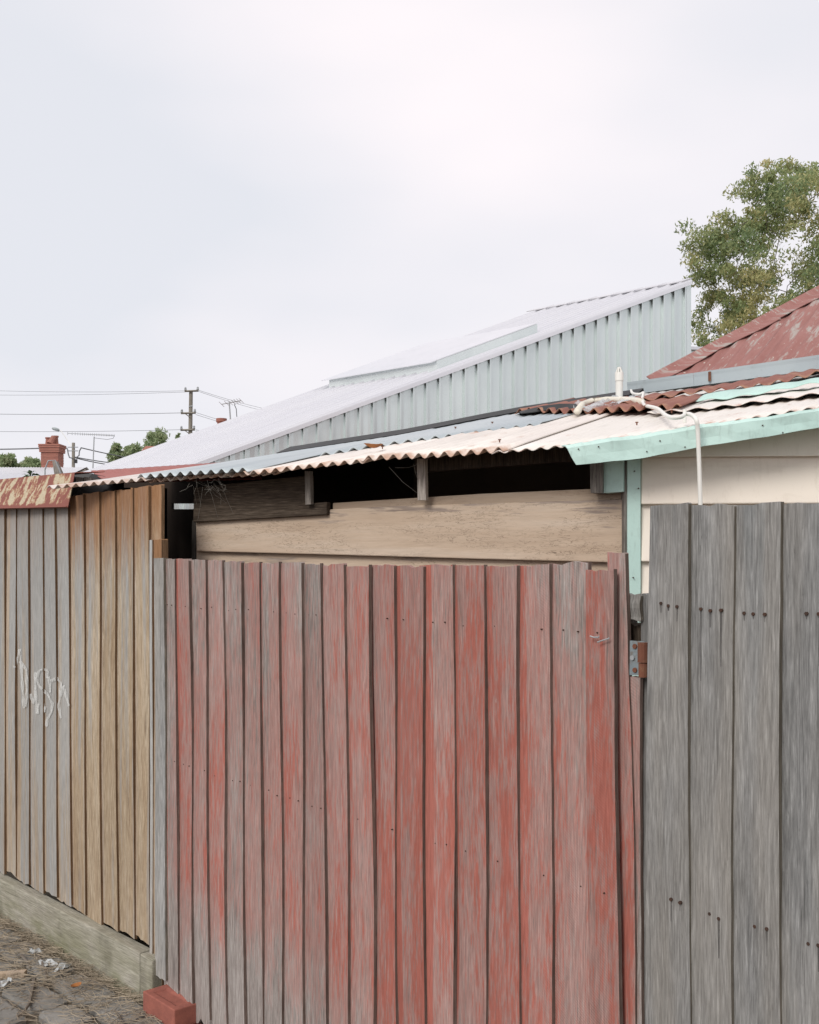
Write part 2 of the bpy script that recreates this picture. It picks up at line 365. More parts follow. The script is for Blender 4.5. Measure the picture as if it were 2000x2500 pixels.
M_straw = painted('dry_straw', (.40, .335, .245), (.31, .26, .19), (.19, .15, .11), 3, .45, .6, .6, .9)
M_twig = painted('twig_bark', (.15, .125, .10), (.19, .165, .14), (.09, .075, .06), 12, .5, .7, .5, .9)
M_leafdry = painted('dry_leaf', (.36, .15, .045), (.30, .11, .035), (.15, .07, .03), 40, .5, .7, .6, .7)

def sheet_mat(name, base, base2, rust, edge, spread, rough=.5, metal=.1, edgew=.10):
    """painted roofing iron; uv.y is metres from the eave end, rust creeps in from that end"""
    t = NT(name); uv = t.coord('UV'); x = t.xyz(uv)
    v = t.vmath('ADD', t.comb(t.math('MULTIPLY', x[0], 1), t.math('MULTIPLY', x[1], .22), 0), t.comb(t.math('MULTIPLY', t.rnd(), 31), 0, 0))
    n1 = t.noise(v, 9, 5, .68); n2 = t.noise(v, 34, 4, .6); n0 = t.noise(v, 2.5, 3)
    c = t.mix(t.step(n0, .40, .60), base, base2); n3 = t.noise(v, 5.5, 5, .7); c = t.mix(t.math('MULTIPLY', t.step(n3, .52, .70), .35), c, tuple(q*.62 for q in base2))
    e = t.ramp(x[1], (0, edge), (edgew, 0.0))
    k = t.math('ADD', t.math('ADD', t.math('MULTIPLY', n1, .7), t.math('MULTIPLY', n2, .3)), e)
    c = t.mix(t.math('MULTIPLY', t.step(k, spread-.05, spread+.07), .85), c, rust)
    c = t.mix(t.math('MULTIPLY', t.step(k, spread+.08, spread+.2), .8), c, tuple(q*.55 for q in rust))
    c = t.mix(t.math('MULTIPLY', t.step(n2, .60, .74), .25), c, tuple(q*.5 for q in base))
    t.bump(n2, .2, .002)
    return t.fin(c, rough, metal, .35)
M_creamiron = sheet_mat('cream_painted_iron', (.80, .75, .69), (.69, .635, .585), (.48, .29, .20), .16, .60, .5, 0)
M_pinkiron = sheet_mat('pale_painted_iron', (.70, .63, .58), (.62, .58, .55), (.42, .25, .17), .12, .60, .5, 0)
M_galviron = sheet_mat('galvanised_iron', (.40, .455, .48), (.50, .545, .56), (.26, .22, .18), .05, .70, .45, .35)
M_rustiron = sheet_mat('rusty_iron', (.29, .125, .09), (.25, .10, .075), (.38, .22, .14), .12, .60, .75, .05)
M_whiteiron = sheet_mat('chalky_white_iron', (.77, .725, .675), (.69, .65, .60), (.40, .16, .09), .10, .62, .5, 0)
M_mintiron = sheet_mat('mint_painted_iron', (.50, .68, .62), (.42, .62, .56), (.32, .36, .32), .05, .70, .5, 0)
M_redsheet = sheet_mat('red_painted_sheet', (.34, .11, .09), (.30, .09, .075), (.40, .26, .22), .03, .66, .6, 0)

def mk_flash():
    t = NT('rust_stained_flashing'); uv = t.coord('UV'); x = t.xyz(uv)
    v = t.comb(t.math('ADD', t.math('MULTIPLY', x[0], 21), t.math('MULTIPLY', x[1], -5)), t.math('MULTIPLY', x[1], 5.5), 0)
    n1 = t.noise(v, 1, 4, .55); n2 = t.noise(uv, 60, 4)
    k = t.math('SUBTRACT', t.math('ADD', n1, t.ramp(x[1], (0, -.10), (.30, .02), (.44, .34))), t.math('MULTIPLY', t.ramp(x[1], (0, .28), (.045, 0.0)), -1))
    k = t.math('ADD', k, t.math('MULTIPLY', t.math('SUBTRACT', n2, .5), .12))
    c = t.mix(t.step(k, .46, .52), (.50, .43, .30), (.40, .24, .14)); c = t.mix(t.step(k, .50, .56), c, (.24, .082, .062))
    c = t.mix(t.math('MULTIPLY', t.step(n2, .5, .7), .35), c, (.20, .10, .075)); t.bump(n2, .2, .002)
    return t.fin(c, .65, 0, .3)
M_flash = mk_flash()
def mk_redroof():
    t = NT('flaking_red_roof_paint'); uv = t.coord('UV'); x = t.xyz(uv)
    v = t.vmath('ADD', t.comb(x[0], t.math('MULTIPLY', x[1], .30), 0), t.comb(t.math('MULTIPLY', t.rnd(), 17), 0, 0))
    n1 = t.noise(v, 7, 6, .72); n2 = t.noise(uv, 42, 3); n3 = t.noise(v, 22, 5, .7)
    c = t.mix(t.step(n1, .36, .62), (.255, .115, .10), (.32, .165, .148))
    m = t.math('ADD', t.math('MULTIPLY', n1, .5), t.math('MULTIPLY', n3, .5))
    c = t.mix(t.math('MULTIPLY', t.step(m, .515, .575), .85), c, (.36, .35, .32))
    c = t.mix(t.math('MULTIPLY', t.step(n2, .685, .71), .9), c, (.58, .55, .48))
    t.bump(m, .3, .003)
    return t.fin(c, .7, 0, .25)
M_redroof = mk_redroof()
def mk_brick():
    t = NT('orange_red_brick'); v = t.shifted(); n = t.noise(v, 26, 5, .7); b = t.noise(v, 190, 3)
    c = t.mix(t.step(n, .38, .64), (.32, .115, .085), (.24, .088, .068)); c = t.mix(t.math('MULTIPLY', t.step(b, .55, .72), .5), c, (.20, .08, .06))
    t.bump(t.math('ADD', n, b), .4, .002); return t.fin(c, .88, 0, .2)
M_brick = mk_brick()
def mk_stone():
    t = NT('bluestone'); v = t.shifted(); n = t.noise(v, 7, 6, .7); b = t.noise(v, 90, 4)
    c = t.mix(t.step(n, .35, .65), (.18, .175, .16), (.27, .26, .24)); c = t.mix(t.math('MULTIPLY', t.step(b, .58, .72), .5), c, (.07, .07, .065))
    t.bump(t.math('ADD', n, t.math('MULTIPLY', b, .4)), .5, .006); return t.fin(c, .85, 0, .25)
M_stone = mk_stone()
def mk_ground():
    t = NT('dirt'); v = t.coord(); n = t.noise(v, 4, 6, .7); b = t.noise(v, 60, 4)
    c = t.mix(t.step(n, .35, .65), (.085, .072, .055), (.15, .13, .10)); c = t.mix(t.math('MULTIPLY', t.step(b, .5, .7), .5), c, (.21, .18, .135))
    t.bump(b, .6, .008); return t.fin(c, .95, 0, .1)
M_dirt = mk_ground()
def mk_moss():
    t = NT('mossy_stone'); v = t.coord(); n = t.noise(v, 18, 5, .7)
    c = t.mix(t.step(n, .42, .6), (.30, .17, .11), (.10, .105, .05)); t.bump(n, .5, .004); return t.fin(c, .9, 0, .2)
M_moss = mk_moss()
def mk_leaf(name, a, b, c_):
    t = NT(name); at = t.n('ShaderNodeAttribute', attribute_name='tone'); k = at.outputs['Fac']
    c = t.ramp(k, (0, a), (.5, b), (1, c_)); m = t.fin(c, .55, 0, .3)
    t.b.inputs['Transmission Weight'].default_value = 0
    tr = t.n('ShaderNodeBsdfTranslucent'); t.put(tr.inputs[0], c); mx = t.n('ShaderNodeMixShader'); mx.inputs[0].default_value = .45
    t.t.links.new(t.b.outputs[0], mx.inputs[1]); t.t.links.new(tr.outputs[0], mx.inputs[2]); t.t.links.new(mx.outputs[0], t.o.inputs[0]); return m
M_leafA = mk_leaf('ash_leaves', (.19, .265, .13), (.33, .38, .175), (.54, .49, .24))
M_leafB = mk_leaf('far_leaves', (.24, .32, .16), (.33, .41, .22), (.44, .47, .28))
M_bark = painted('bark', (.17, .145, .12), (.12, .10, .085), (.07, .06, .05), 6, .5, .7, .5, .9)
def mk_alpha(name, c, thr_lo, thr_hi, amt, sx=(40, 40, 5)):
    t = NT(name); v = t.coord(); n = t.noise(t.vmath('MULTIPLY', v, sx), 1, 4, .6); m = t.fin(c, .8, 0, .2)
    t.put(t.b.inputs['Alpha'], t.math('MULTIPLY', t.step(n, thr_lo, thr_hi), amt)); return m
M_spray = mk_alpha('white_spray_paint', (.70, .71, .69), .30, .62, .68, (160, 160, 30))
M_runoff = mk_alpha('nail_rust_run', (.045, .04, .038), .30, .62, .62, (90, 90, 6))
M_film = mk_alpha('clear_plastic_film', (.72, .76, .77), .30, .75, .75, (9, 9, 9))

# ------------------------------------------------------------------ ground
g = mesh('ground', [(-400, -60, 0), (400, -60, 0), (400, 900, 0), (-400, 900, 0)], [(0, 1, 2, 3)], M_dirt, M=Matrix.Identity(4)); tag(g, kind='structure', label='bare dirt ground of the lane')

# ------------------------------------------------------------------ the three runs of palings
gate_pl = VPlane((-.899, 3.934), (.64, -.768))
fence_pl = VPlane((-.939, 4.001), (.69, -.724))
GT = [(402,425),(432,461),(468,499),(506,542),(547,587),(596,632),(639,680),(685,734),(743,783),(790,838),(844,901),(907,959),(965,1030),(1036,1105),(1111,1180),(1186,1261),(1269,1342),(1350,1434),(1442,1496),(1500,1529)]
GB = [(407,434),(439,470),(475,509),(513,552),(556,597),(601,640),(642,689),(694,741),(747,797),(800,853),(858,912),(921,970),(978,1036),(1044,1108),(1116,1186),(1193,1266),(1275,1348),(1358,1442),(1456,1518),(1526,1560)]
GTY = [1364,1365,1367,1369,1372,1373,1374,1374,1377,1379,1381,1381,1382,1381,1381,1383,1380,1375,1393,1350]
PAINT = [.40,.54,.49,.54,.46,.49,.48,.50,.49,.56,.57,.60,.59,.56,.58,.59,.56,.49,.58,.54]
p = gate_pl.w(.9, 0)
gate = empty('timber_gate', (p.x, p.y, 0), 'wide gate of rough lapped palings with worn red paint, ragged foot above bricks', 'gate')
rg = random.Random(3)
for i, (a, b) in enumerate(zip(GT, GB)):
    z1 = gate_pl.zof((a[0]+a[1])/2, GTY[i], .02); z0 = .055+rg.uniform(-.01, .01)
    rag = .022 if i < 5 else .006
    foot = 1.0 if i < 7 else max(.25, 1-.12*(i-6))
    z0 = [.085, .075, .05, .05][i] if i < 4 else z0
    ol, orr = (.010, .026) if i not in (11,) else (.002, .024)
    if i == 18: ol, orr = .030, .036
    if i == 19: ol, orr = .006, .012
    paling('paling', gate, gate_pl, a, b, z0, z1, M_gate, (PAINT[i], rg.uniform(.88, 1.06), foot, 1), ol, orr, .014, .004, rag, .004, rg.uniform(-.006, .006), 22, seed=i+1)
# the cut board under the hinge, the stub above it
paling('paling', gate, gate_pl, (1527, 1563), (1530, 1564), .04, gate_pl.zof(1545, 1655, .02), M_gate, (.40, 1.0, .3, 1), .0, .004, .012, seed=40)
paling('paling', gate, gate_pl, (1531, 1562), (1531, 1562), gate_pl.zof(1545, 1517, .0), gate_pl.zof(1545, 1452, .0), M_grey, (.2, .95, 0, 1), -.004, .0, .012, bow=.0005, seed=41, rows=6)
def rail(parent, pl, px0, px1, y0, y1, h, mat=M_frame, off=-.012, th=.045):
    a = pl.pt(px0, y0, off); b = pl.pt(px1, y1, off); bb = MB()
    up = Vector((0, 0, h/2)); bb.prism([a-up, b-up, b+up, a+up], -pl.n3*th); return bb.out('rail', mat, parent)
rail(gate, gate_pl, 404, 1525, 1482, 1545, .09); rail(gate, gate_pl, 404, 1525, 1850, 2196, .09)
nb = MB()
def nail(pl, px, py, off, r=.0017, buf=None):
    c = pl.pt(px, py, off); n3 = pl.n3; a = pl.d3; u = Vector((0, 0, 1)); k = 6; (buf or nb).add(
        [c+n3*.0015+(a*math.cos(q*math.tau/k)+u*math.sin(q*math.tau/k))*r for q in range(k)]+[c-n3*.004+(a*math.cos(q*math.tau/k)+u*math.sin(q*math.tau/k))*r for q in range(k)],
        [tuple(range(k))]+[(q, (q+1) % k, k+(q+1) % k, k+q) for q in range(k)])
for i, (a, b) in enumerate(zip(GT, GB)):
    if i == 19: continue
    for fr in (.3, .72):
        x = a[0]+(a[1]-a[0])*fr; o = (.010+.016*fr)+.002 if i != 18 else .035
        if rg.random() < .5: continue
        nail(gate_pl, x, 1483+.065*(x-486)+rg.uniform(-3, 3), o)
        x = b[0]+(b[1]-b[0])*fr; nail(gate_pl, x, 1920+.306*(x-615)+rg.uniform(-4, 4), o)
tag(nb.out('nails', M_nail, gate), kind='stuff')
tw = MB(); c0 = lambda x, y: gate_pl.pt(x, y, .045)
tw.tube([c0(1441, 1553), c0(1450, 1556), c0(1461, 1556), c0(1463, 1553)], .0016, 5); tw.tube([c0(1459, 1568), c0(1470, 1564), c0(1487, 1559), c0(1487, 1556)], .0016, 5)
tw.out('tie_wire', M_alu, gate)

# left pine fence
FT = [(16,37),(40,68),(71,103),(104,132),(137,165),(170,202),(207,240),(245,278),(285,322),(327,363),(370,393)]
FB = [(10,36),(42,70),(74,105),(108,139),(143,172),(176,207),(210,245),(249,285),(289,326),(331,363),(368,385)]
FTY = [1236]*5+[1209,1203,1200,1195,1189,1185]
FBY = [2150,2165,2180,2197,2215,2233,2255,2275,2303,2325,2345]
GREY = [.50,.58,.62,.64,.56,.42,.34,.33,.38,.38,.2]
p = fence_pl.w(-.9, 0)
fence = empty('paling_fence', (p.x, p.y, 0), 'tan and grey pine paling fence on a sleeper base, faint spray scrawl', 'fence')
fs = []
for i, (a, b) in enumerate(zip(FT, FB)):
    z1 = fence_pl.zof((a[0]+a[1])/2, FTY[i], .02); z0 = .205+(.0 if i % 3 else .012)
    if i == 6: z0 = .185
    ol, orr = .010, .026
    paling('paling', fence, fence_pl, a, b, z0, z1, M_pine, (GREY[i], rg.uniform(.92, 1.06), 1.0 if i >= 5 else .25, 1), ol, orr, .014, .003, .004, .0025, 0, 12, seed=60+i)
    fs.append((fence_pl.s_of((a[0]+a[1]+b[0]+b[1])/4, .02)))
pitch = .118
s0 = fence_pl.s_of(10, .026)
k = 0
while k < 24:                                           # the run goes on beyond the picture
    sr = s0-k*pitch; sl = sr-pitch*.9
    if k == 0: pass
    t0 = 1000+F*fence_pl.xy(sl, .01).x/fence_pl.xy(sl, .01).y; t1 = 1000+F*fence_pl.xy(sr, .026).x/fence_pl.xy(sr, .026).y
    paling('paling', fence, fence_pl, (t0, t1), (t0, t1), .20, 1.935, M_pine, (rg.uniform(.5, .66), rg.uniform(.92, 1.06), .25, 1), .010, .026, .014, seed=90+k, rows=8); k += 1
rail_z = ((.55), (1.55))
for z in rail_z:
    b = MB(); a0 = fence_pl.w(-4.0, z, -.006); a1 = fence_pl.w(-.02, z, -.006); up = Vector((0, 0, .045)); b.prism([a0-up, a1-up, a1+up, a0+up], -fence_pl.n3*.045); b.out('rail', M_frame, fence)
def sleeper(s0, s1, z0, z1, nm='sleeper'):
    c = fence_pl.w((s0+s1)/2, (z0+z1)/2, .035); X = Vector((0, 0, 1)); Z = fence_pl.d3; Y = Z.cross(X)
    M = Matrix.Translation(c) @ Matrix((X, Y, Z)).transposed().to_4x4(); b = MB(); b.box((0, 0, 0), (z1-z0, .055, s1-s0)); o = mesh(nm, b.v, b.f, M_sleep, fence, M=M, color=(0, 1, 0, 1))
    bv = o.modifiers.new('bevel', 'BEVEL'); bv.width = .005; bv.segments = 2; return o
sj = fence_pl.s_of(343, .06)
sleeper(-4.1, -1.703, -.011, .196); sleeper(-1.7, sj-.003, -.01, .195); sleeper(sj+.001, fence_pl.s_of(373, .06), -.012, .192)
# end post and cover board where the fence meets the gate
paling('end_post', fence, fence_pl, (372, 394), (372, 394), .0, fence_pl.zof(382, 1317, .03), M_pine, (.15, .92, 1.0, 1), .024, .024, .03, .002, .003, .001, 0, 10, lap=0, seed=76)
paling('post_batten', fence, fence_pl, (365, 371), (366, 372), .0, fence_pl.zof(368, 1318, .04), M_pine, (.9, 1.2, 0, 1), .032, .032, .03, .002, .003, .001, 0, 8, lap=0, seed=75)
paling('cover_board', fence, fence_pl, (376, 399), (379, 404), .128, fence_pl.zof(388, 1362, .05), M_grey, (0, 1.38, 0, 1), .046, .046, .02, .002, .003, .001, 0, 12, lap=0, seed=77)
# spray scrawl: thin ribbons following the boards' faces
strokes = [[(98,1235),(118,1200),(138,1105),(148,1190),(155,1300),(160,1400),(168,1530)], [(140,1190),(170,1230),(185,1250),(188,1400),(178,1520)],
 [(215,1420),(235,1490),(250,1430),(248,1260)], [(250,1400),(262,1560),(272,1480)],
 [(330,1310),(332,1255),(300,1245),(272,1260),(258,1310),(275,1365),(340,1430),(368,1490),(360,1550),(332,1600),(325,1660)], [(355,1330),(400,1310),(430,1345),(424,1440),(412,1500),(430,1600)],
 [(424,1440),(448,1360),(470,1450),(490,1530),(486,1610)], [(300,1470),(312,1550),(318,1500)], [(340,1300),(350,1340),(352,1420)]]
def fence_face(px):
    for (a, b), (c, d) in zip(FT, FB):
        l, r = (a+c)/2-4, (b+d)/2
        if l <= px <= r: return .010+.016*(px-l)/(r-l)
    return None
for st in strokes:
    pts = [(x*.3478, 1200+y*.3478) for x, y in st]; fine_ = []
    for (x0, y0), (x1, y1) in zip(pts, pts[1:]):
        n = max(2, int(math.hypot(x1-x0, y1-y0)/2))
        fine_ += [(x0+(x1-x0)*q/n, y0+(y1-y0)*q/n) for q in range(n)]
    sb = MB(); prev = None
    for j, (x, y) in enumerate(fine_):
        o = fence_face(x)
        if o is None: prev = None; continue
        hw = 3.1+.9*math.sin(j*.31)
        q = fine_[min(j+1, len(fine_)-1)]; dx, dy = q[0]-x, q[1]-y; l_ = math.hypot(dx, dy) or 1; nx, ny = -dy/l_, dx/l_
        A = fence_pl.pt(x+nx*hw, y+ny*hw, o+.0045); B = fence_pl.pt(x-nx*hw, y-ny*hw, o+.0045)
        if prev and abs(prev[2]-o) < .004: sb.add([prev[0], prev[1], B, A], [(0, 1, 2, 3)])
        prev = (A, B, o)
    if sb.v: sb.out('spray_stroke', M_spray, fence)

# right grey fence
p = gate_pl.w(2.6, 0)
gfence = empty('paling_fence', (p.x, p.y, 0), 'tall silver grey hardwood paling fence with dark nail holes and a rusty hinge', 'fence')
QT = [(1586,1678),(1692,1789),(1795,1905),(1934,2035),(2045,2150),(2158,2265),(2275,2390)]
QB = [(1570,1690),(1712,1787),(1792,1905),(1915,2035),(2045,2150),(2158,2265),(2275,2390)]
QY = [1233,1232,1230,1227,1226,1224,1222]
for i, (a, b) in enumerate(zip(QT, QB)):
    paling('paling', gfence, gate_pl, a, b, .03, gate_pl.zof((a[0]+a[1])/2, QY[i], .06), M_grey, (0, [1.0, 1.02, 1.08, .98, 1, 1.05, 1][i], 0, 1), .046, .060, .013, .003, .004, .003, rg.uniform(-.004, .006), 20, lap=.02 if i else 0, seed=120+i)
sE = gate_pl.s_of(2390, .06)
for k in range(9):                                     # the run goes on beyond the picture
    sr = sE+.008+(k+1)*.107; sl = sr-.101; pxs = [1000+F*gate_pl.xy(t, o).x/gate_pl.xy(t, o).y for t, o in ((sl, .046), (sr, .06))]
    paling('paling', gfence, gate_pl, pxs, pxs, .03, 1.775, M_grey, (0, rg.uniform(.95, 1.06), 0, 1), .046, .060, .013, lap=.02, seed=160+k, rows=10)
paling('paling', gfence, gate_pl, (1913, 1936), (1900, 1936), .03, gate_pl.zof(1925, 1231, .04), M_grey, (0, .9, 0, 1), .032, .034, .012, seed=140, lap=0)
paling('paling', gfence, gate_pl, (1682, 1718), (1685, 1716), .03, gate_pl.zof(1700, 1236, .04), M_grey, (0, .72, 0, 1), .030, .032, .012, seed=142, lap=0)
paling('post', gfence, gate_pl, (1563, 1590), (1565, 1590), .0, gate_pl.zof(1575, 1451, .0), M_grey, (0, .8, 0, 1), -.012, -.012, .09, .002, .002, .001, 0, 10, lap=0, seed=141)
rail(gfence, gate_pl, 1592, 2390, 1487, 1518, .09, off=.026); rail(gfence, gate_pl, 1592, 2390, 2180, 2440, .09, off=.026)
# rotten block seen through the hole and the hinge
b = MB(); a0 = gate_pl.pt(1529, 1565, -.03); a1 = gate_pl.pt(1566, 1565, -.03); a2 = gate_pl.pt(1566, 1524, -.03); a3 = gate_pl.pt(1550, 1529, -.03); a4 = gate_pl.pt(1540, 1521, -.03); a5 = gate_pl.pt(1529, 1530, -.03)
b.prism([a0, a1, a2, a3, a4, a5], -gate_pl.n3*.06); b.out('rotten_block', M_old, gfence, color=(0, .6, 0, 1))
hb = MB(); hb.prism([gate_pl.pt(x, y, .009) for x, y in ((1537, 1648), (1572, 1649), (1572, 1566), (1538, 1564))], -gate_pl.n3*.004); hinge = hb.out('hinge', M_hinge, gfence)
hb = MB(); 
for y0, y1, r in ((1569, 1617, .0115), (1619, 1653, .0095)):
    hb2 = MB(); A = gate_pl.pt(1570, y0, .018); B = gate_pl.pt(1570, y1, .018); hb2.tube([A, B], r, 12); hb2.out('hinge_barrel', M_rustbar, hinge)
for y in (1578, 1606, 1636):
    hb2 = MB(); c = gate_pl.pt(1551 if y != 1606 else 1545, y, .0095); hb2.tube([c, c+gate_pl.n3*.003], .0055, 8); hb2.out('screw', M_rustbar if y != 1606 else M_alu, hinge)
nb = MB(); rn = MB()
for pts, ln in (([(1614,1473),(1632,1479),(1653,1481),(1711,1487),(1734,1491),(1760,1490),(1817,1497),(1839,1499),(1867,1500),(1932,1499),(1969,1498),(1999,1499)], 60),
            ([(1638,2196),(1660,2204),(1733,2231),(1755,2243),(1843,2262),(1872,2268),(1974,2304),(1998,2308)], 70)):
    for x, y in pts:
        j = 0
        for i, (a, b_) in enumerate(zip(QT, QB)):
            if a[0]-12 <= x <= a[1]: j = i
        fr = min(1, max(0, (x-QT[j][0])/(QT[j][1]-QT[j][0]))); o = .046+.014*fr+.003
        if 1913 <= x <= 1933: o = .036
        nail(gate_pl, x, y, o, .0036, nb)
        l_ = ln*rg.choice([.25, .5, .8, 1.3, 2.4])*rg.uniform(.7, 1.3); hw = rg.uniform(1.4, 3.4)
        rn.add([gate_pl.pt(x-hw, y+2, o), gate_pl.pt(x+hw, y+2, o), gate_pl.pt(x+hw*.5, y+l_, o), gate_pl.pt(x-hw*.5, y+l_, o)], [(0, 1, 2, 3)])
tag(nb.out('nails', M_nail, gfence), kind='stuff'); tag(rn.out('nail_stains', M_runoff, gfence), kind='stuff')

# ------------------------------------------------------------------ lean-to shed
E0 = Vector(((115-1000)/F*4.3, 4.3)); E1 = Vector(((1400-1000)/F*3.3, 3.3)); ev = (E1-E0).normalized(); EL = (E1-E0).length
uv_ = Vector((-ev.y, ev.x))                             # up-slope in plan, away from the lane
def eave_z(s): 
    zz = {0: (HY-1190)/F*4.3}; q = E0+ev*s; px = 1000+F*q.x/q.y
    y = interp(px, [115, 348, 609, 730, 914, 1074, 1335, 1400], [1190, 1172, 1156, 1142, 1127, 1114, 1096, 1088])
    return EYE+(HY-y)/F*q.y if s <= EL else EYE+(HY-1088)/F*3.3+.063*(s-EL)
def depthD(s): return interp(s, [0, .6, 1.2, 1.75, 2.4, 4], [1.05, 1.35, 1.9, 2.6, 2.6, 2.2])
_ps = []
for k in range(60):
    s = k*.06; D = depthD(s); q = E0+ev*s+uv_*D; px = 1000+F*q.x/q.y
    y = interp(px, [350, 640, 1000, 1250, 1430, 1600], [1150, 1122, 1066, 1016, 988, 962])
    pz = (EYE+(HY-y)/F*q.y-eave_z(s))/D
    if px > 1600: pz = _ps[-1][1]+(.222-_ps[-1][1])*.12 if _ps else .2
    _ps.append((s, pz))
def pitch_s(s): return interp(s, [a for a, _ in _ps], [b for _, b in _ps])
def roof_z(s, d): return eave_z(s)+pitch_s(s)*d
def roof_pt(s, d, off=0):
    q = E0+ev*s+uv_*d; return Vector((q.x, q.y, roof_z(s, d)+off))
def roof_sd(px, py, off=0):
    best = None
    k = (px-1000)/F; lo = None
    for j in range(400):
        Y = 3.0+j*.01; x = k*Y; v = Vector((x, Y))-E0; s = v.dot(ev); d = v.dot(uv_)
        if d < -.05: continue
        e = abs((HY-F*(roof_z(s, d)+off-EYE)/Y)-py)
        if best is None or e < best[0]: best = (e, s, d)
    return best[1], best[2]
VERGE_Y = 3.262
def dmin(s): return max(0, (VERGE_Y-(E0+ev*s).y)/uv_.y)
p = E0+ev*1.2+uv_*.4
shed = empty('lean_to_shed', (p.x, p.y, 0), 'patched lean-to with plank front, cream weatherboard side and corrugated iron roof', 'shed')
PITCH = .0475
def sheet(name, s0, s1, d0, d1, mat, off=0, amp=.0075, curl=None, pit=PITCH, parent=shed, rows=7, thick=.0025, jit=0, d0b=None, d1b=None):
    """corrugated iron between eave distances; d0..d0b vary along s"""
    n = max(4, int((s1-s0)/pit*8)); v = []; f = []; uv = []
    for r in range(rows+1):
        for c in range(n+1):
            s = s0+(s1-s0)*c/n; q = c/n
            a = d0+((d0b if d0b is not None else d0)-d0)*q; bb = (d1+((d1b if d1b is not None else d1)-d1)*q) if d1 else depthD(s)
            a = max(a, dmin(s)-.0) if d0 <= .3 else a
            if bb < a: bb = a+.001
            d = a+(bb-a)*(r/rows)**1.3
            z = amp*(.4+.6*math.exp(-(d-a)*7))*math.sin(s/pit*math.tau)+off+jit*math.sin(s*9+1)*(1-r/rows)
            if curl: z += curl(q, d-a)
            v.append(roof_pt(s, d, z)); uv.append((s, d-a))
    N = n+1
    for r in range(rows):
        for c in range(n): f.append((r*N+c, r*N+c+1, (r+1)*N+c+1, (r+1)*N+c))
    o = mesh(name, v, f, mat, parent, uv=uv, smooth=True)
    so = o.modifiers.new('thick', 'SOLIDIFY'); so.thickness = thick; so.offset = -1; return o
def s_eave(px):
    k = (px-1000)/F; return (k*E0.y-E0.x)/(ev.x-k*ev.y)
sA, sB, sC = s_eave(350), s_eave(606), s_eave(880)
dip = lambda q, d: -.012*math.exp(-d*9)*(1-q)
sheet('roof_sheet', 0, sA+.02, 0, None, M_pinkiron, 0, curl=lambda q, d: .004*q)
sheet('roof_sheet', sA-.03, sB, -.02, None, M_galviron, .016, amp=.0085)
sheet('roof_sheet', sA-.02, sB+.12, .03, .5, M_creamiron, -.004, amp=.0085, jit=.003)
sheet('roof_sheet', sB-.02, sC+.03, -.01, None, M_creamiron, .004, amp=.008, jit=.002)
sheet('roof_sheet', sC, s_eave(1230), 0.0, None, M_creamiron, .010, amp=.0095, jit=.004)
sheet('roof_sheet', s_eave(1200), 2.9, 0.0, None, M_whiteiron, .002, amp=.0045, jit=.002)
sheet('roof_sheet', 2.88, 4.2, 0.0, None, M_whiteiron, .006, amp=.0045)
# galvanised upper course that shows blue-grey above the cream sheets
s1_, d1_ = roof_sd(900, 1106, .02)
sheet('roof_sheet', sB-.2, sC+.32, .36, None, M_galviron, .0125, amp=.0078, d0b=.95)
# loose rusty sheets and flattened mint sheet lying on the roof
def quad_sd(px): return [roof_sd(*q) for q in px]
q1 = quad_sd([(1256, 1020), (1500, 1033)])
sheet('roof_sheet', q1[0][0], q1[1][0]+.25, q1[0][1], q1[0][1]+.85, M_rustiron, .03, amp=.0125, pit=.075, d0b=q1[1][1], d1b=q1[1][1]+.6, jit=.006)
q2 = quad_sd([(1640, 992), (1990, 918)])
sheet('roof_sheet', q2[0][0]-.28, q2[1][0]+.9, q2[0][1]-.02, q2[0][1]+.55, M_rustiron, .034, amp=.010, pit=.075, d0b=q2[1][1], d1b=q2[1][1]+.5, jit=.01)
q3 = quad_sd([(1700, 998), (2000, 968)])
sheet('roof_sheet', q3[0][0], q3[1][0]+.8, q3[0][1], q3[0][1]+.40, M_mintiron, .036, amp=.004, pit=.12, d0b=q3[1][1], d1b=q3[1][1]+.34, jit=.008, curl=lambda q, d: .012*math.sin(min(1, d/.3)*math.pi))
q4 = quad_sd([(1580, 1022), (1999, 985)])
sheet('roof_sheet', q4[0][0], q4[1][0]+.8, q4[0][1], q4[0][1]+.4, M_whiteiron, .016, amp=.005, pit=.10, d0b=q4[1][1], d1b=q4[1][1]+.3, jit=.003)
# lead-grey strip lapping the left corner, dark flashing along the back edge
def strip(name, pts, mat, wdt, up=.004, parent=shed):
    v = []; f = []
    for i, (x, y, Y) in enumerate(pts):
        a = P(x, y, Y); v += [a, a+Vector((0, wdt*.9, wdt*.10)), a+Vector((0, wdt*.9, wdt*.10-up)), a+Vector((0, 0, -up))]
    for i in range(len(pts)-1):
        for k in range(4): f.append((i*4+k, i*4+(k+1) % 4, i*4+4+(k+1) % 4, i*4+4+k))
    f += [(0, 1, 2, 3), tuple(len(v)-4+k for k in (3, 2, 1, 0))]
    return mesh(name, v, f, mat, parent)
strip('flashing', [(360, 1162, 4.35), (440, 1152, 4.5), (520, 1140, 4.75), (640, 1127, 5.0)], M_galv, .2, .006)
bk = [(s, depthD(s)) for s in np.linspace(.35, 1.75, 10)]
v = []; f = []
for s, d in bk: v += [roof_pt(s, d-.10, .022), roof_pt(s, d+.02, .042), roof_pt(s, d+.06, -.06)]
for i in range(len(bk)-1):
    for k in range(2): f.append((i*3+k, i*3+k+1, i*3+4+k, i*3+3+k))
o = mesh('back_flashing', v, f, M_black, shed); o.modifiers.new('t', 'SOLIDIFY').thickness = .004

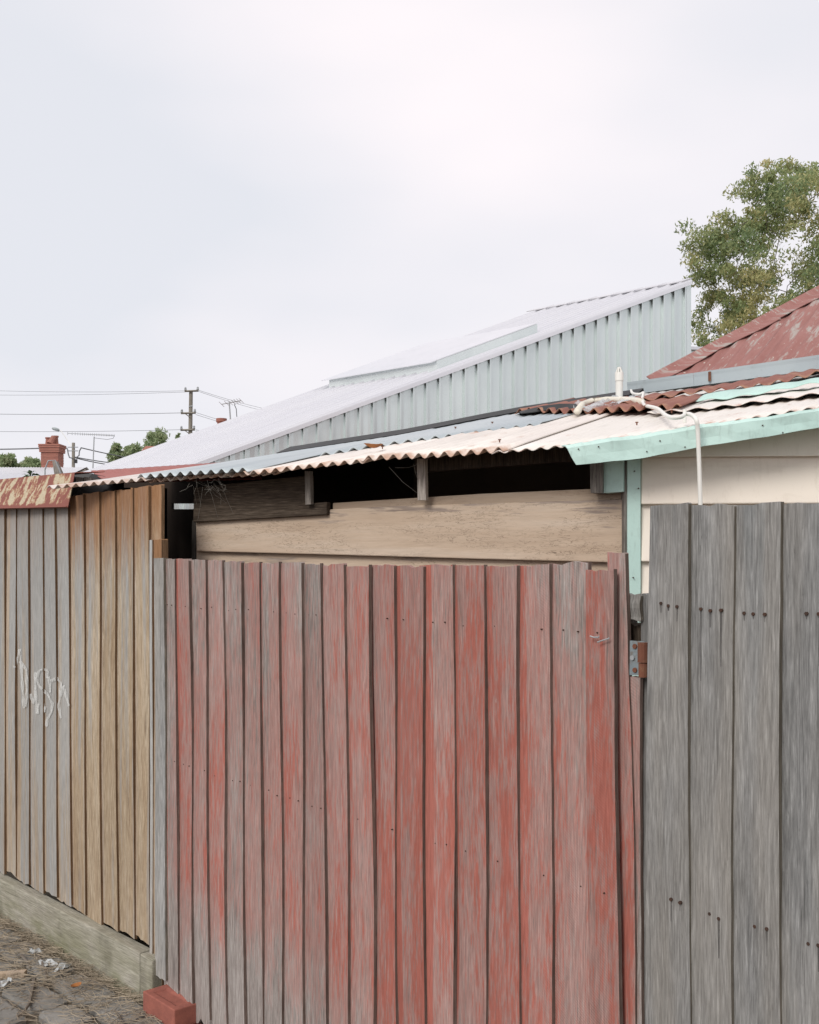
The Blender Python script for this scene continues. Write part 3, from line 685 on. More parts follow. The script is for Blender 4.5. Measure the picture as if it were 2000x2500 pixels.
# plank front
wall_pl = VPlane(((1527-1000)/F*3.42, 3.42), ev)
plank('plank', shed, wall_pl, [(473, 1190), (757, 1160), (757, 1229), (798, 1225), (798, 1257), (471, 1275)], .035, .03, M_old, (0, .62, 0, 1))
plank('plank', shed, wall_pl, [(812, 1228), (1180, 1205), (1523, 1190), (1523, 1222), (812, 1250)], .004, .022, M_plank, (0, .78, 0, 1))
plank('plank', shed, wall_pl, [(478, 1272), (690, 1262), (812, 1243), (1000, 1234), (1523, 1219), (1523, 1374), (1180, 1365), (760, 1353), (479, 1346)], .014, .024, M_plank, (0, 1.0, 0, 1))
plank('plank', shed, wall_pl, [(479, 1340), (1523, 1368), (1523, 1480), (479, 1440)], -.012, .022, M_plank, (0, 1.0, 0, 1))
for k in range(6): plank('plank', shed, wall_pl, [(479, 1438+k*95), (1523, 1478+k*120), (1523, 1600+k*120), (479, 1536+k*95)], -.014-.002*k, .02, M_plank, (0, .9, 0, 1))
def block(name, poly, pl, off, th, mat, parent=shed, color=(0, 1, 0, 1)):
    pts = [pl.pt(x, y, off) for x, y in poly]; c = sum(pts, Vector())/len(pts); b = MB(); b.prism([q-c for q in pts], -pl.n3*th); return mesh(name, b.v, b.f, mat, parent, M=Matrix.Translation(c), color=color)
block('rafter', [(746, 1232), (759, 1231), (757, 1150), (744, 1150)], wall_pl, .06, .02, M_frame, color=(0, 1.1, 0, 1))
block('rafter', [(1020, 1221), (1040, 1221), (1038, 1120), (1018, 1120)], wall_pl, .06, .02, M_frame, color=(0, 2.0, 0, 1))
block('rafter', [(1442, 1203), (1471, 1204), (1471, 1122), (1440, 1122)], wall_pl, .07, .10, M_frame, color=(0, .8, 0, 1))
block('trim_block', [(1471, 1204), (1522, 1200), (1522, 1118), (1471, 1122)], wall_pl, .055, .05, M_green)
block('corner_stud', [(463, 1800), (481, 1800), (483, 1270), (469, 1270)], wall_pl, -.02, .06, M_frame, color=(0, .35, 0, 1))
b = MB(); a0 = roof_pt(s_eave(960), .16, -.014); a1 = roof_pt(EL-.02, .16, -.014); dn = Vector((0, 0, -.05)); b.prism([a0, a1, a1+dn, a0+dn], Vector((uv_.x, uv_.y, 0))*.04); b.out('eave_beam', M_old, shed, color=(0, .45, 0, 1))
# corner post, cream wall, mint barge cap
CY = 3.40; cream_pl = VPlane(((1565-1000)/F*CY, CY), (1, 0))
block('corner_post', [(1533, 2300), (1565, 2300), (1564, 1105), (1532, 1105)], cream_pl, .03, .05, M_green)
block('post_edge', [(1524, 2300), (1533, 2300), (1532, 1108), (1523, 1108)], cream_pl, .022, .05, M_frame)
lap = [1020, 1116, 1231, 1371, 1500, 1630, 1760, 1900, 2040, 2180, 2310, 2430, 2540, 2636]
for k in range(len(lap)-1):
    yt, yb = lap[k]-7, lap[k+1]; x0, x1 = 1566, 2900
    A = cream_pl.pt(x0, yb, .028); B = cream_pl.pt(x1, yb-8 if k < 2 else yb, .028); C = cream_pl.pt(x1, yt, .004); D_ = cream_pl.pt(x0, yt, .004)
    if k == 0: C.z = cream_pl.zof(x1, 900, 0); D_.z = cream_pl.zof(x0, 1095, 0); 
    c = (A+B+C+D_)/4; X = Vector((0, 0, 1)); Z = Vector((1, 0, 0)); b = MB(); b.prism([q-c for q in (A, B, C, D_)], Vector((0, .016, 0)))
    o = mesh('weatherboard', b.v, b.f, M_cream, shed, M=Matrix.Translation(c)); bv = o.modifiers.new('bevel', 'BEVEL'); bv.width = .004; bv.segments = 2
b = MB(); n = 40; v = []; f = []; BY = 3.24
for i in range(n+1):
    x = 1380+i*(2900-1380)/n
    yt = interp(x, [1380, 1480, 1650, 2000, 2900], [1090, 1072, 1048, 997, 868]); yb = interp(x, [1380, 1407, 1560, 1720, 2000, 2900], [1092, 1136, 1119, 1090, 1044, 905])
    xt = x; xb = x+ (27 if i == 0 else max(0, 27-(x-1380)*.7)) 
    if i == 0: yb = 1136
    wv = 1.4*math.sin(x*.021)+1.0*math.sin(x*.057+1)
    a = P(xt, yt+wv, BY+.02); m1 = P(xt+(xb-xt)*.2, yt+(yb-yt)*.14+wv, BY+.003); m2 = P(xt+(xb-xt)*.6, yt+(yb-yt)*.6, BY+.002+.003*math.sin(x*.03)); c = P(xb, yb+wv*.6, BY)
    v += [a+Vector((0, .10, .012)), a, m1, m2, c]
for i in range(n):
    for k in range(4): f.append((i*5+k, i*5+k+1, i*5+6+k, i*5+5+k))
o = mesh('barge_cap', v, f, M_green, shed); so = o.modifiers.new('t', 'SOLIDIFY'); so.thickness = .003; so.offset = -1
sb = MB()
for x, y in ((1413, 1096), (1462, 1090), (1580, 1102), (1612, 1076), (1673, 1091), (1863, 1038), (1550, 1150), (1547, 1410), (1560, 1192), (1912, 1056)):
    a = P(x, y, BY-.004 if x > 1565 or y < 1100 else 3.36); sb.tube([a, a+Vector((0, .012, 0))], .002, 6)
tag(sb.out('fascia_nails', M_nail, shed), kind='stuff')
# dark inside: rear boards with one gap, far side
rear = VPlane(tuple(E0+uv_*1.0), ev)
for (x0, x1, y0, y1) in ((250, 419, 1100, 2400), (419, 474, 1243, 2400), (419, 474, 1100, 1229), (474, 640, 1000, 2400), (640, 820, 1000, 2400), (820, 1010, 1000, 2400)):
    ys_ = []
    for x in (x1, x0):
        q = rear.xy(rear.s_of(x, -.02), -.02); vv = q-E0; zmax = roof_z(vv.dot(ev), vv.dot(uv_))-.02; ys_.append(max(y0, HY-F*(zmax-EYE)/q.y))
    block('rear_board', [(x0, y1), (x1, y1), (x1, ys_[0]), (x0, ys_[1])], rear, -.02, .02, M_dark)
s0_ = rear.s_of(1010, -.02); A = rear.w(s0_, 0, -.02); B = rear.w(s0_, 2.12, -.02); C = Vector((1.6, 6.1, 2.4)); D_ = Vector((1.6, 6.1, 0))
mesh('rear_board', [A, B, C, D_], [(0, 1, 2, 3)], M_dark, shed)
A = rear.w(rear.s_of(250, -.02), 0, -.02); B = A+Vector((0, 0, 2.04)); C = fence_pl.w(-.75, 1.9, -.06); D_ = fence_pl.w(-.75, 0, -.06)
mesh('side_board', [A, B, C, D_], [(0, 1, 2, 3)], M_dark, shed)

# things on the lean-to roof
def onroof(px, py, off): s, d = roof_sd(px, py, off); return roof_pt(s, d, off)
cp = [(405,295),(412,312),(430,322),(470,322),(492,312),(486,345),(488,375),(500,400),(560,415),(600,430),(650,472),(700,487),(760,482),(790,462),(830,468)]
pts = [onroof(1400+x*.3478, 850+y*.3478, .04) for x, y in cp]
pts += [P(1400+x*.3478, 850+y*.3478, 3.205) for x, y in ((862, 500), (872, 560), (878, 680), (886, 900), (892, 1120), (894, 1400), (896, 2400))]
sm = []
for i in range(len(pts)-1):
    p0, p1, p2, p3 = pts[max(i-1, 0)], pts[i], pts[i+1], pts[min(i+2, len(pts)-1)]
    for q in (0, .33, .66): sm.append(.5*((2*p1)+(p2-p0)*q+(2*p0-5*p1+4*p2-p3)*q*q+(3*p1-p0-3*p2+p3)*q**3))
sm.append(pts[-1])
b = MB(); b.tube(sm, .0068, 10); o = b.out('conduit', M_pvc, smooth=True); tag(o, 'white flexible conduit snaking over the roof and down the cream wall', 'conduit')
cb = MB(); a = onroof(1672, 1017, .03); cb.tube([a+Vector((0, 0, -.02)), a+Vector((0, 0, .022))], .006, 8); cb.out('pipe_clip', M_pvc, o)
vent = empty('vent_pipe', P(1512, 985, 5.7), 'white plastic vent pipe with slotted cap standing behind the rusty sheets', 'vent pipe')
vb = P(1512, 975, 5.7); zt = P(1512, 921, 5.7).z; r0 = .0195
b = MB(); b.tube([vb+Vector((0, 0, -.9)), Vector((vb.x, vb.y, zt))], r0, 14); b.out('pipe', M_pvc, vent, smooth=False)
b = MB(); zc = P(1512, 910, 5.7).z; b.lathe([(r0+.003, zt-.02-vb.z), (r0+.003, zc-vb.z), (r0-.002, zc-vb.z+.002)], vb, 14); b.out('collar', M_pvc, vent)
zc2 = P(1512, 899, 5.7).z
for k in range(6):
    b = MB(); a = k*math.tau/6; b.tube([Vector((vb.x+math.cos(a)*(r0-.003), vb.y+math.sin(a)*(r0-.003), zc)), Vector((vb.x+math.cos(a)*.008, vb.y+math.sin(a)*.008, zc2))], .0035, 5); b.out('slat', M_pvc, vent)
b = MB(); b.lathe([(.011, zc2-vb.z-.003), (.011, zc2-vb.z+.004), (.006, zc2-vb.z+.006)], vb, 10); b.out('cap', M_pvc, vent)
hp = [(1410, 996), (1422, 980), (1445, 971), (1480, 968), (1520, 968), (1555, 971), (1568, 975)]
b = MB(); b.tube([onroof(x, y+8, .035)+Vector((0, 0, .0)) for x, y in hp], .0155, 10); tag(b.out('hose', M_flex, smooth=True), 'fat cream hose curled beside the vent pipe on the roof', 'hose')
v = []; f = []; 
for j in range(7):
    for i in range(15):
        x = 1400+i*12; y = 1003-i*1.9-j*3.2; v.append(onroof(x, y+4, .03)+Vector((0, 0, .012*math.sin(i*1.7+j*2.1)+.008*math.sin(i*.9-j))))
for j in range(6):
    for i in range(14): f.append((j*15+i, j*15+i+1, j*15+16+i, j*15+15+i))
o = mesh('plastic_film', v, f, M_film, smooth=True); o.modifiers.new('t', 'SOLIDIFY').thickness = .001; tag(o, 'crumpled clear plastic film under the cream hose on the roof', 'plastic film')
v = []; f = []
prof = [(1272, 1006, 1003), (1300, 1003, 996), (1330, 999, 989), (1370, 996, 984), (1395, 994, 984), (1412, 991, 984)]
for x, yb, yt in prof:
    a = onroof(x, yb+3, .03); h = (yb-yt)/F*a.y+.012; v += [a, a+Vector((0, .06, h)), a+Vector((.02, .35, h*.7))]
for i in range(len(prof)-1):
    for k in range(2): f.append((i*3+k, i*3+k+1, i*3+4+k, i*3+3+k))
o = mesh('black_tarp', v, f, M_black); o.modifiers.new('t', 'SOLIDIFY').thickness = .004; tag(o, 'folded black plastic tarp lying between rusty sheet and metal wall', 'tarp')
def leaf_obj(nm, c, sz, mat, ang, label, cat, group=None, curl=.3):
    v = []; f = []; n = 6
    for i in range(n+1):
        q = i/n; w_ = math.sin(q*math.pi)**.7*sz*.33; x = (q-.5)*sz; z = curl*sz*(q-.5)**2*3
        for sd_ in (-1, 0, 1): v.append((x, sd_*w_, z+abs(sd_)*w_*.5))
    for i in range(n):
        for k in range(2): f.append((i*3+k, i*3+k+1, i*3+4+k, i*3+3+k))
    o = mesh(nm, v, f, mat, M=Matrix.Translation(c) @ Matrix.Rotation(ang, 4, 'Z')); o.modifiers.new('t', 'SOLIDIFY').thickness = .0008
    return tag(o, label, cat, group)
leaf_obj('fallen_leaf', onroof(912, 1094, .022), .075, M_leafdry, .3, 'curled brown leaf resting on the cream corrugated roof', 'leaf')
sb = MB()
for x, y in ((1112, 1048), (1202, 1036), (1220, 1080), (1640, 1008), (1555, 1038), (934, 1096)):
    a = onroof(x, y, .012); sb.tube([a, a+Vector((0, 0, .010))], .0025, 6); sb.tube([a+Vector((0, 0, .008)), a+Vector((0, 0, .011))], .0055, 8)
tag(sb.out('roof_screws', M_rustbar, shed), kind='stuff')
# cobwebs under the eave
wb_ = MB(); rg2 = random.Random(5)
def web(px, py, n, sx, sy):
    for _ in range(n):
        a = wall_pl.pt(px+rg2.gauss(0, sx), py-abs(rg2.gauss(0, sy*.3)), .20+rg2.uniform(-.05, .03)); b_ = a+Vector((rg2.gauss(0, .03), rg2.uniform(-.02, .05), -abs(rg2.gauss(.04, .04))))
        m = (a+b_)/2+Vector((rg2.gauss(0, .006), 0, -.006)); wb_.tube([a, m, b_], .0004, 3, False)
web(515, 1192, 30, 34, 50)
tag(wb_.out('cobweb', M_web), 'dusty tangled cobweb under the eave before the dark plank', 'cobweb', kind='stuff'); wb_ = MB()
for x0, y0, x1, y1 in ((950, 1140, 1018, 1203), (1010, 1132, 1020, 1170), (965, 1142, 1030, 1130)):
    a = wall_pl.pt(x0, y0, .15); b_ = wall_pl.pt(x1, y1, .09); wb_.tube([a, (a+b_)/2+Vector((0, 0, -.008)), b_], .0006, 3, False)
tag(wb_.out('cobweb', M_web), 'few loose cobweb strands beside the pale rafter end', 'cobweb', kind='stuff')

# ------------------------------------------------------------------ rusty flashing and the low red shed behind the pine fence
fl = empty('roof_flashing', fence_pl.w(-1.1, 1.85, .05), 'rust streaked bent metal flashing capping the pine fence', 'flashing')
v = []; f = []; uv = []; n = 16
for i in range(n+1):
    xb = -420+i*(166+420)/n; xt = xb+16
    yb = interp(xb, [-420, 0, 165], [1247, 1242, 1238]); yt = interp(xt, [-420, 0, 182], [1200, 1170, 1153])
    B = fence_pl.pt(xb, yb, .062); T = fence_pl.pt(xt, yt, .02); s = fence_pl.s_of(xb, .06)
    lip = B+fence_pl.n3*.008+Vector((0, 0, -.002)); bk_ = T-fence_pl.n3*.14+Vector((0, 0, .012))
    rr = [lip-Vector((0, 0, -.006)), B, B.lerp(T, .33)+fence_pl.n3*.002*math.sin(i), B.lerp(T, .66), T, bk_]
    h = (T-B).length; v += rr; uv += [(s, -.01), (s, 0), (s, h*.33), (s, h*.66), (s, h), (s, h+.15)]
uv = [(a, b*.30/.147) for a, b in uv]
for i in range(n):
    for k in range(5): f.append((i*6+k, i*6+k+1, i*6+7+k, i*6+6+k))
o = mesh('flashing_sheet', v, f, M_flash, fl, uv=uv); o.modifiers.new('t', 'SOLIDIFY').thickness = .003
rs = empty('red_roof_shed', P(300, 1376, 5.3)*1 - Vector((0, 0, EYE)), 'low shed with red painted iron roof behind the pine fence', 'shed')
A = P(222, 1150, 4.95); B = P(600, 1126, 5.6); C = P(640, 1168, 4.75); D_ = P(262, 1178, 4.5)
v = []; f = []; uv = []; nx, ny = 60, 8
for j in range(ny+1):
    for i in range(nx+1):
        a, b_ = i/nx, j/ny; q = (D_.lerp(C, a)).lerp(A.lerp(B, a), b_); q.z += .001*math.sin(a*1.6/.076*math.tau)+(.016*math.exp(-((b_-.93)/.05)**2)); v.append(q); uv.append((a*1.5, b_*.6+.2))
for j in range(ny):
    for i in range(nx): f.append((j*(nx+1)+i, j*(nx+1)+i+1, (j+1)*(nx+1)+i+1, (j+1)*(nx+1)+i))
o = mesh('roof_sheet', v, f, M_redsheet, rs, uv=uv, smooth=True); o.modifiers.new('t', 'SOLIDIFY').thickness = .004
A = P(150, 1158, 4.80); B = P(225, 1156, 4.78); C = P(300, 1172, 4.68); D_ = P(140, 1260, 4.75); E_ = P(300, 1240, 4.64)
mesh('shade_panel', [A, B, C, E_, D_], [(0, 1, 2, 3, 4)], M_black, rs).modifiers.new('t', 'SOLIDIFY').thickness = .01  # black sheet standing in for the shade under the roof end
for x0, x1 in ((186, 203), (205, 222)):
    b = MB(); b.prism([P(x0, 1182, 4.52), P(x1, 1182, 4.52), P(x1, 1166, 4.52), P(x0, 1164, 4.52)], (0, .09, 0)); b.out('batten', M_frame, rs, color=(0, .8, 0, 1))
a0 = P(200, 1376, 4.9); a1 = P(395, 1376, 5.2)
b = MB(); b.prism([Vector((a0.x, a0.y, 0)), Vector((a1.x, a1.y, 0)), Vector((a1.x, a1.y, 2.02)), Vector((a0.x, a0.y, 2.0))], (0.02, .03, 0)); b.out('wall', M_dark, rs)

# ------------------------------------------------------------------ zinc clad house
Y0 = 13.0; zp = VPlane((-.127*Y0, Y0), (.928, .372)); PS = .0140*Y0
def zi(i): return .119*Y0+.00566*Y0*i           # rake height above the eye at panel i
p = zp.w(2.5, 0)
zh = empty('metal_house', (p.x, p.y, 0), 'zinc clad house with ribbed metal wall and steep bright metal roof', 'house')
IE = 33.5
for i in range(-16, 34):
    s0_, s1_ = i*PS, min(i+1, IE)*PS; i1 = min(i+1, IE)
    za, zb = EYE+zi(i), EYE+zi(i1); rw, rh = .017, .045
    prof = [(s0_-rw, 0), (s0_-rw*.6, rh), (s0_+rw*.6, rh), (s0_+rw, 0), (s0_+.33*PS, .0025), (s0_+.66*PS, -.001), (s1_-rw, 0)] if i > -16 else [(s0_, 0), (s1_-rw, 0)]
    v = []; f = []
    for s, o_ in prof: v += [zp.w(s, 0, o_), zp.w(s, EYE+.119*Y0+.00566*Y0*s/PS, o_)]
    for k in range(len(prof)-1): f.append((2*k, 2*k+2, 2*k+3, 2*k+1))
    mesh('wall_panel', v, f, M_zwall, zh)
cs = IE*PS
b = MB(); b.prism([zp.w(cs-.07, 0, .034), zp.w(cs+.01, 0, .034), zp.w(cs+.01, EYE+zi(IE), .034), zp.w(cs-.07, EYE+zi(IE-.3), .034)], -zp.n3*.03); b.out('corner_flashing', M_zwall, zh)
Rk = (zp.w(PS, .00566*Y0)-zp.w(0, 0)).normalized()           # up the rake
R0 = zp.w(cs, EYE+zi(IE)+.03)+zp.n3*.07
dpx = Vector((-2860/2600, 1, 0)).normalized(); RL = 2.75
RLen = (R0-zp.w(-16*PS, EYE+zi(-16))).length
nR = 14
up3 = Rk.cross(dpx).normalized(); up3 = up3 if up3.z > 0 else -up3
for j in range(nR):
    w0, w1 = RL*j/nR, RL*(j+1)/nR; pr = [(w0, 0), (w0+.012, .028), (w0+.035, .028), (w0+.047, 0), ((w0+w1)/2, .004), (w1, 0)]; v = []; f = []
    for w_, h in pr: a = R0+dpx*w_+up3*h; v += [a, a-Rk*RLen]
    for k in range(5): f.append((2*k, 2*k+2, 2*k+3, 2*k+1))
    mesh('roof_panel', v, f, M_zroof, zh)
b = MB(); dnv = Vector((0, 0, -.055)); a = R0+zp.n3*.01; b.prism([a, a-Rk*RLen, a-Rk*RLen+dnv, a+dnv], -zp.n3*.012); b.out('rake_trim', M_zroof, zh)
for k in range(7):                                # ridge capping in lengths
    a = R0+dpx*(RL*k/7)+up3*.03+Vector((0, 0, .0)); b_ = R0+dpx*(RL*(k+1)/7-.02)+up3*.03; b = MB(); b.prism([a, b_, b_-Rk*.16, a-Rk*.16], up3*.012); b.out('ridge_cap', M_zroof, zh)
e1 = R0+dpx*RL; b = MB(); lo = lambda q, z=0: Vector((q.x, q.y, z))
i0 = Vector(zp.w(cs-.02, 0, -.03)); i0t = Vector((i0.x, i0.y, R0.z-.07))
mesh('end_wall', [i0, lo(e1), Vector((e1.x, e1.y, R0.z-.05)), i0t], [(0, 1, 2, 3)], M_zwall, zh)
e2 = e1-Rk*RLen; mesh('far_wall', [lo(e1), lo(e2), e2-Vector((0, 0, .05)), e1-Vector((0, 0, .05))], [(0, 1, 2, 3)], M_zwall, zh)
def onzroof(px, py):
    d = P(px, py, 1)-Vector((0, 0, EYE)); o_ = Vector((0, 0, EYE)); return o_+d*((R0-o_).dot(up3)/d.dot(up3))
A = onzroof(1067, 907); Bq = onzroof(1312, 816); Cq = A+dpx*min(2.2, (onzroof(789, 956)-A).length); Dq = Bq+(Cq-A)
hh = Vector((0, 0, .14))
sk = MB(); sk.prism([A, Bq, Dq, Cq], hh); skl = sk.out('skylight', M_zwall, zh)
ov = (A-Bq).normalized()*.09; sk = MB(); sk.prism([A+ov+hh*1.02, Bq+hh*1.02, Dq+hh*1.02, Cq+ov+dpx*.05+hh*1.02], Vector((0, 0, .014))); sk.out('skylight_top', M_zglass, skl)
# low return wall at the right of the tall corner
lp = VPlane(((1685-1000)/F*15.9, 15.9), (.95, .3))
for k in range(6):
    s0_ = k*.17; v = []; f = []; zt = lambda s: lp.zof(1690, 856)+.03*s
    for s, o_ in [(s0_-.012, 0), (s0_-.008, .025), (s0_+.008, .025), (s0_+.012, 0), (s0_+.158, 0)]: v += [lp.w(s, 0, o_), lp.w(s, zt(s), o_)]
    for q in range(4): f.append((2*q, 2*q+2, 2*q+3, 2*q+1))
    mesh('wall_panel', v, f, M_zwall, zh)
b = MB(); a = lp.w(-.05, lp.zof(1690, 856), .07); c = lp.w(1.1, lp.zof(1690, 856)+.035, .07); b.prism([a, c, c+Vector((0, 0, .045)), a+Vector((0, 0, .045))], -lp.n3*.12); b.out('parapet_cap', M_zroof, zh)

# ------------------------------------------------------------------ red hip roof house on the right
Gd = Vector((.70, -.714)).normalized(); Gu = Vector((-Gd.y, Gd.x)); G0 = Vector(((1578-1000)/F*6.05, 6.05)); GZ = EYE+(HY-941)/F*6.05
rh = empty('red_roof_house', (G0.x+1, G0.y+.4, 0), 'house with flaking dull red iron hip roof and blue-grey gutter', 'house')
TP = .74; T0 = .03
def rpt(t, v_, off=0):
    q = G0+Gd*t+Gu*v_; return Vector((q.x, q.y, GZ+.005+v_*TP+off))
edges = [0.0, .62, 1.26, 1.9, 2.54, 3.2]
for k in range(5):
    t0, t1 = edges[k], edges[k+1]+.03; n = int((t1-t0)/.076*6); v = []; f = []; uv = []; rows = 8; VM = 2.6
    for r in range(rows+1):
        for c in range(n+1):
            t = t0+(t1-t0)*c/n; vv = r/rows*min(max(t, .001), VM); v.append(rpt(t, vv, .008*math.sin(t/.076*math.tau)+.003*k % .006)); uv.append((t, vv))
    for r in range(rows):
        for c in range(n): f.append((r*(n+1)+c, r*(n+1)+c+1, (r+1)*(n+1)+c+1, (r+1)*(n+1)+c))
    mesh('roof_sheet', v, f, M_redroof, rh, uv=uv, smooth=True).modifiers.new('t', 'SOLIDIFY').thickness = .003
q2_ = lambda t, v_: Vector(((G0+Gu*t+Gd*v_).x, (G0+Gu*t+Gd*v_).y, GZ+.005+v_*TP))
mesh('roof_sheet', [q2_(0, 0), q2_(5.2, 0), q2_(2.6, 2.6)], [(0, 1, 2)], M_redroof, rh, uv=[(0, 0), (5.2, 0), (2.6, 2.6)])
mesh('roof_sheet', [rpt(3.2, 0), rpt(5.2, 0), rpt(5.2, 2.6), rpt(2.6, 2.6)], [(0, 1, 2, 3)], M_redroof, rh, uv=[(3.2, 0), (5.2, 0), (5.2, 2.6), (2.6, 2.6)])
hseg = [0, .42, .86, 1.35, 1.9, 2.6]; rr_ = random.Random(8)
for k in range(5):
    v = []; f = []; uv = []; n = 10; a0_, a1_ = hseg[k], hseg[k+1]+.04
    for i in range(n+1):
        h = a0_+(a1_-a0_)*i/n; edge = .11+.014*math.sin(h*19+k)+rr_.uniform(-.004, .004)
        c = rpt(h, h, .028+.004*(k % 2)); l_ = rpt(h+edge, h, .016); m = rpt(h+.035, h, .022); r2 = q2_(h+.10, h); r2.z += .015
        v += [l_, m, c+Vector((0, 0, .018)), r2]; uv += [(h*3, .1), (h*3, .05), (h*3, 0), (h*3, -.1)]
    for i in range(n):
        for q in range(3): f.append((i*4+q, i*4+q+1, i*4+5+q, i*4+4+q))
    mesh('hip_cap', v, f, M_redroof, rh, uv=uv).modifiers.new('t', 'SOLIDIFY').thickness = .004
# gutter: channel profile
pr = [(-.10, .0), (-.105, .012), (-.10, -.012), (-.095, -.058), (-.03, -.066), (-.01, -.05), (-.01, -.004)]
for t0, t1 in ((-.06, .36), (.362, 3.3)):
    v = []; f = []
    for t in (t0, t1):
        for o_, z in pr:
            q = G0+Gd*t+Gu*o_; v.append(Vector((q.x, q.y, GZ+z)))
    n = len(pr)
    for k in range(n-1): f.append((k, k+1, n+k+1, n+k))
    if t0 < 0: f.append(tuple(range(1, n)))
    o = mesh('gutter', v, f, M_gutter, rh); o.modifiers.new('t', 'SOLIDIFY').thickness = .003
for t in (.46, 1.1):
    b = MB(); q = G0+Gd*t-Gu*.106; b.box((q.x, q.y, GZ-.02), (.012, .012, .05)); b.out('gutter_strap', M_rustbar, rh)
a = G0+Gd*-.0+Gu*.25; c = G0+Gd*5.2+Gu*.25
b = MB(); b.prism([Vector((a.x, a.y, 0)), Vector((c.x, c.y, 0)), Vector((c.x, c.y, GZ-.03)), Vector((a.x, a.y, GZ-.03))], (Gu.x*.1, Gu.y*.1, 0)); b.out('wall', M_wall, rh)
a2 = a+Gd*.25; c2 = G0+Gd*.25+Gu*5.2; b = MB(); b.prism([Vector((a2.x, a2.y, 0)), Vector((c2.x, c2.y, 0)), Vector((c2.x, c2.y, GZ-.03)), Vector((a2.x, a2.y, GZ-.03))], (Gd.x*.1, Gd.y*.1, 0)); b.out('wall', M_wall, rh)
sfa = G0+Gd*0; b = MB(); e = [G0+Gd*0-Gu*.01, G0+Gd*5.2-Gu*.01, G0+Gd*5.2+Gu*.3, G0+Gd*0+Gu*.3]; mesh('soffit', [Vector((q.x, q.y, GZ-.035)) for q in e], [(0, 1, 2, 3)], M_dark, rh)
b = MB(); q = rpt(.98, .06, .02); b.prism([q, q+Vector((.05, -.03, .0)), q+Vector((.055, -.02, .035)), q+Vector((.02, 0, .03))], (0, 0, .004)); tag(b.out('paper_scrap', M_paper), 'small white scrap lying on the red roof above the gutter', 'scrap')

# ------------------------------------------------------------------ far left: house with chimney, hidden house, poles, wires
fh = empty('pale_roof_house', (P(60, 1376, 40).x, 40, 0), 'far house with pale iron roof and red brick chimney', 'house')
zr = EYE+(HY-1142)/F*40; x0 = P(-260, 0, 40).x; x1 = P(212, 0, 40).x; ze = EYE+(HY-1180)/F*36.5
b = MB(); xs = np.linspace(x0, x1, 60)
v = []; f = []
for i, x in enumerate(np.linspace(x0, x1, 140)): h = .03*(i % 2); v += [(x, 40, zr+h), (x, 35.5, ze-.2+h), (x, 44.5, ze-.2+h)]
for i in range(139): f += [(3*i, 3*i+3, 3*i+4, 3*i+1), (3*i, 3*i+2, 3*i+5, 3*i+3)]
M_paleroof = painted('pale_roof_paint', (.66, .66, .68), (.6, .61, .64), (.45, .45, .46), .6, .5, .7, .4, .5)
mesh('roof', v, f, M_paleroof, fh)
b = MB(); b.box(((x0+x1)/2, 40, (ze-.3)/2), (x1-x0-.4, 8.4, ze-.3)); b.out('wall', M_wall, fh)
b = MB(); b.prism([(x1-.05, 35.8, ze-.4), (x1-.05, 44.2, ze-.4), (x1-.05, 40, zr-.05)], (-.1, 0, 0)); b.out('gable', M_wall, fh)
CH = 40.3; cx = P(128, 0, CH).x; cz = lambda y: EYE+(HY-y)/F*CH; hw = 42/2/F*CH
b = MB(); b.box((cx, CH, (cz(1135)-.8+cz(1105))/2), (hw*1.93, hw*1.9, cz(1105)-cz(1135)+.8)); ch = b.out('chimney', M_terra, fh)
def courses(c, hw, z0, z1, n):
    for k in range(n):
        zc = z0+(z1-z0)*(k+.5)/n; b = MB(); g_ = .012*(k % 2); b.box((c, CH, zc), (hw*2+g_, hw*2+g_, (z1-z0)/n*.82)); b.out('brick_course', M_terra, ch)
courses(cx, hw*.99, cz(1135), cz(1106), 9); courses(cx+.0, hw*1.14, cz(1106), cz(1095), 3); courses(cx, hw*1.22, cz(1095), cz(1086), 2)
for x, y0, y1, tl in ((118, 1087, 1068, -.05), (136, 1087, 1064, .05)):
    b = MB(); h = cz(y1)-cz(y0); r = .11; b.lathe([(r*1.1, 0), (r, h*.2), (r*.82, h*.82), (r*1.05, h*.84), (r*1.05, h), (r*.8, h)], P(x, y0, CH)+Vector((0, 0, 0)), 12); b.out('chimney_pot', M_terra, ch)
b = MB(); a = P(123, 1084, CH-.25); b.tube([a, a+Vector((.10, .12, .28))], [.14, .10], 10); b.out('chimney_pot', M_terra, ch)
hh_ = empty('hidden_house', (P(560, 0, 30).x, 31, 0), 'house mostly hidden behind the zinc roof, chimney pot showing', 'house')
xa, xb_ = P(330, 0, 30).x, P(900, 0, 30).x; zz = EYE+(HY-1070)/F*30
b = MB(); b.box(((xa+xb_)/2, 32, (zz-1)/2), (xb_-xa, 5, zz-1)); b.out('wall', M_wall, hh_)
b = MB(); b.prism([(xa-.2, 29.3, zz-1.05), (xa-.2, 34.7, zz-1.05), (xa-.2, 32, zz)], (xb_-xa+.4, 0, 0)); b.out('roof', M_terra, hh_)
r = .15; zq = EYE+(HY-1022)/F*31; b = MB(); b.lathe([(r*1.1, -1.2), (r*1.0, -.28), (r*.8, -.12), (r*1.05, -.10), (r*1.05, -.0), (r*.7, 0)], Vector((P(541, 0, 31).x, 31, zq)), 12); b.out('chimney_pot', M_terra, hh_)

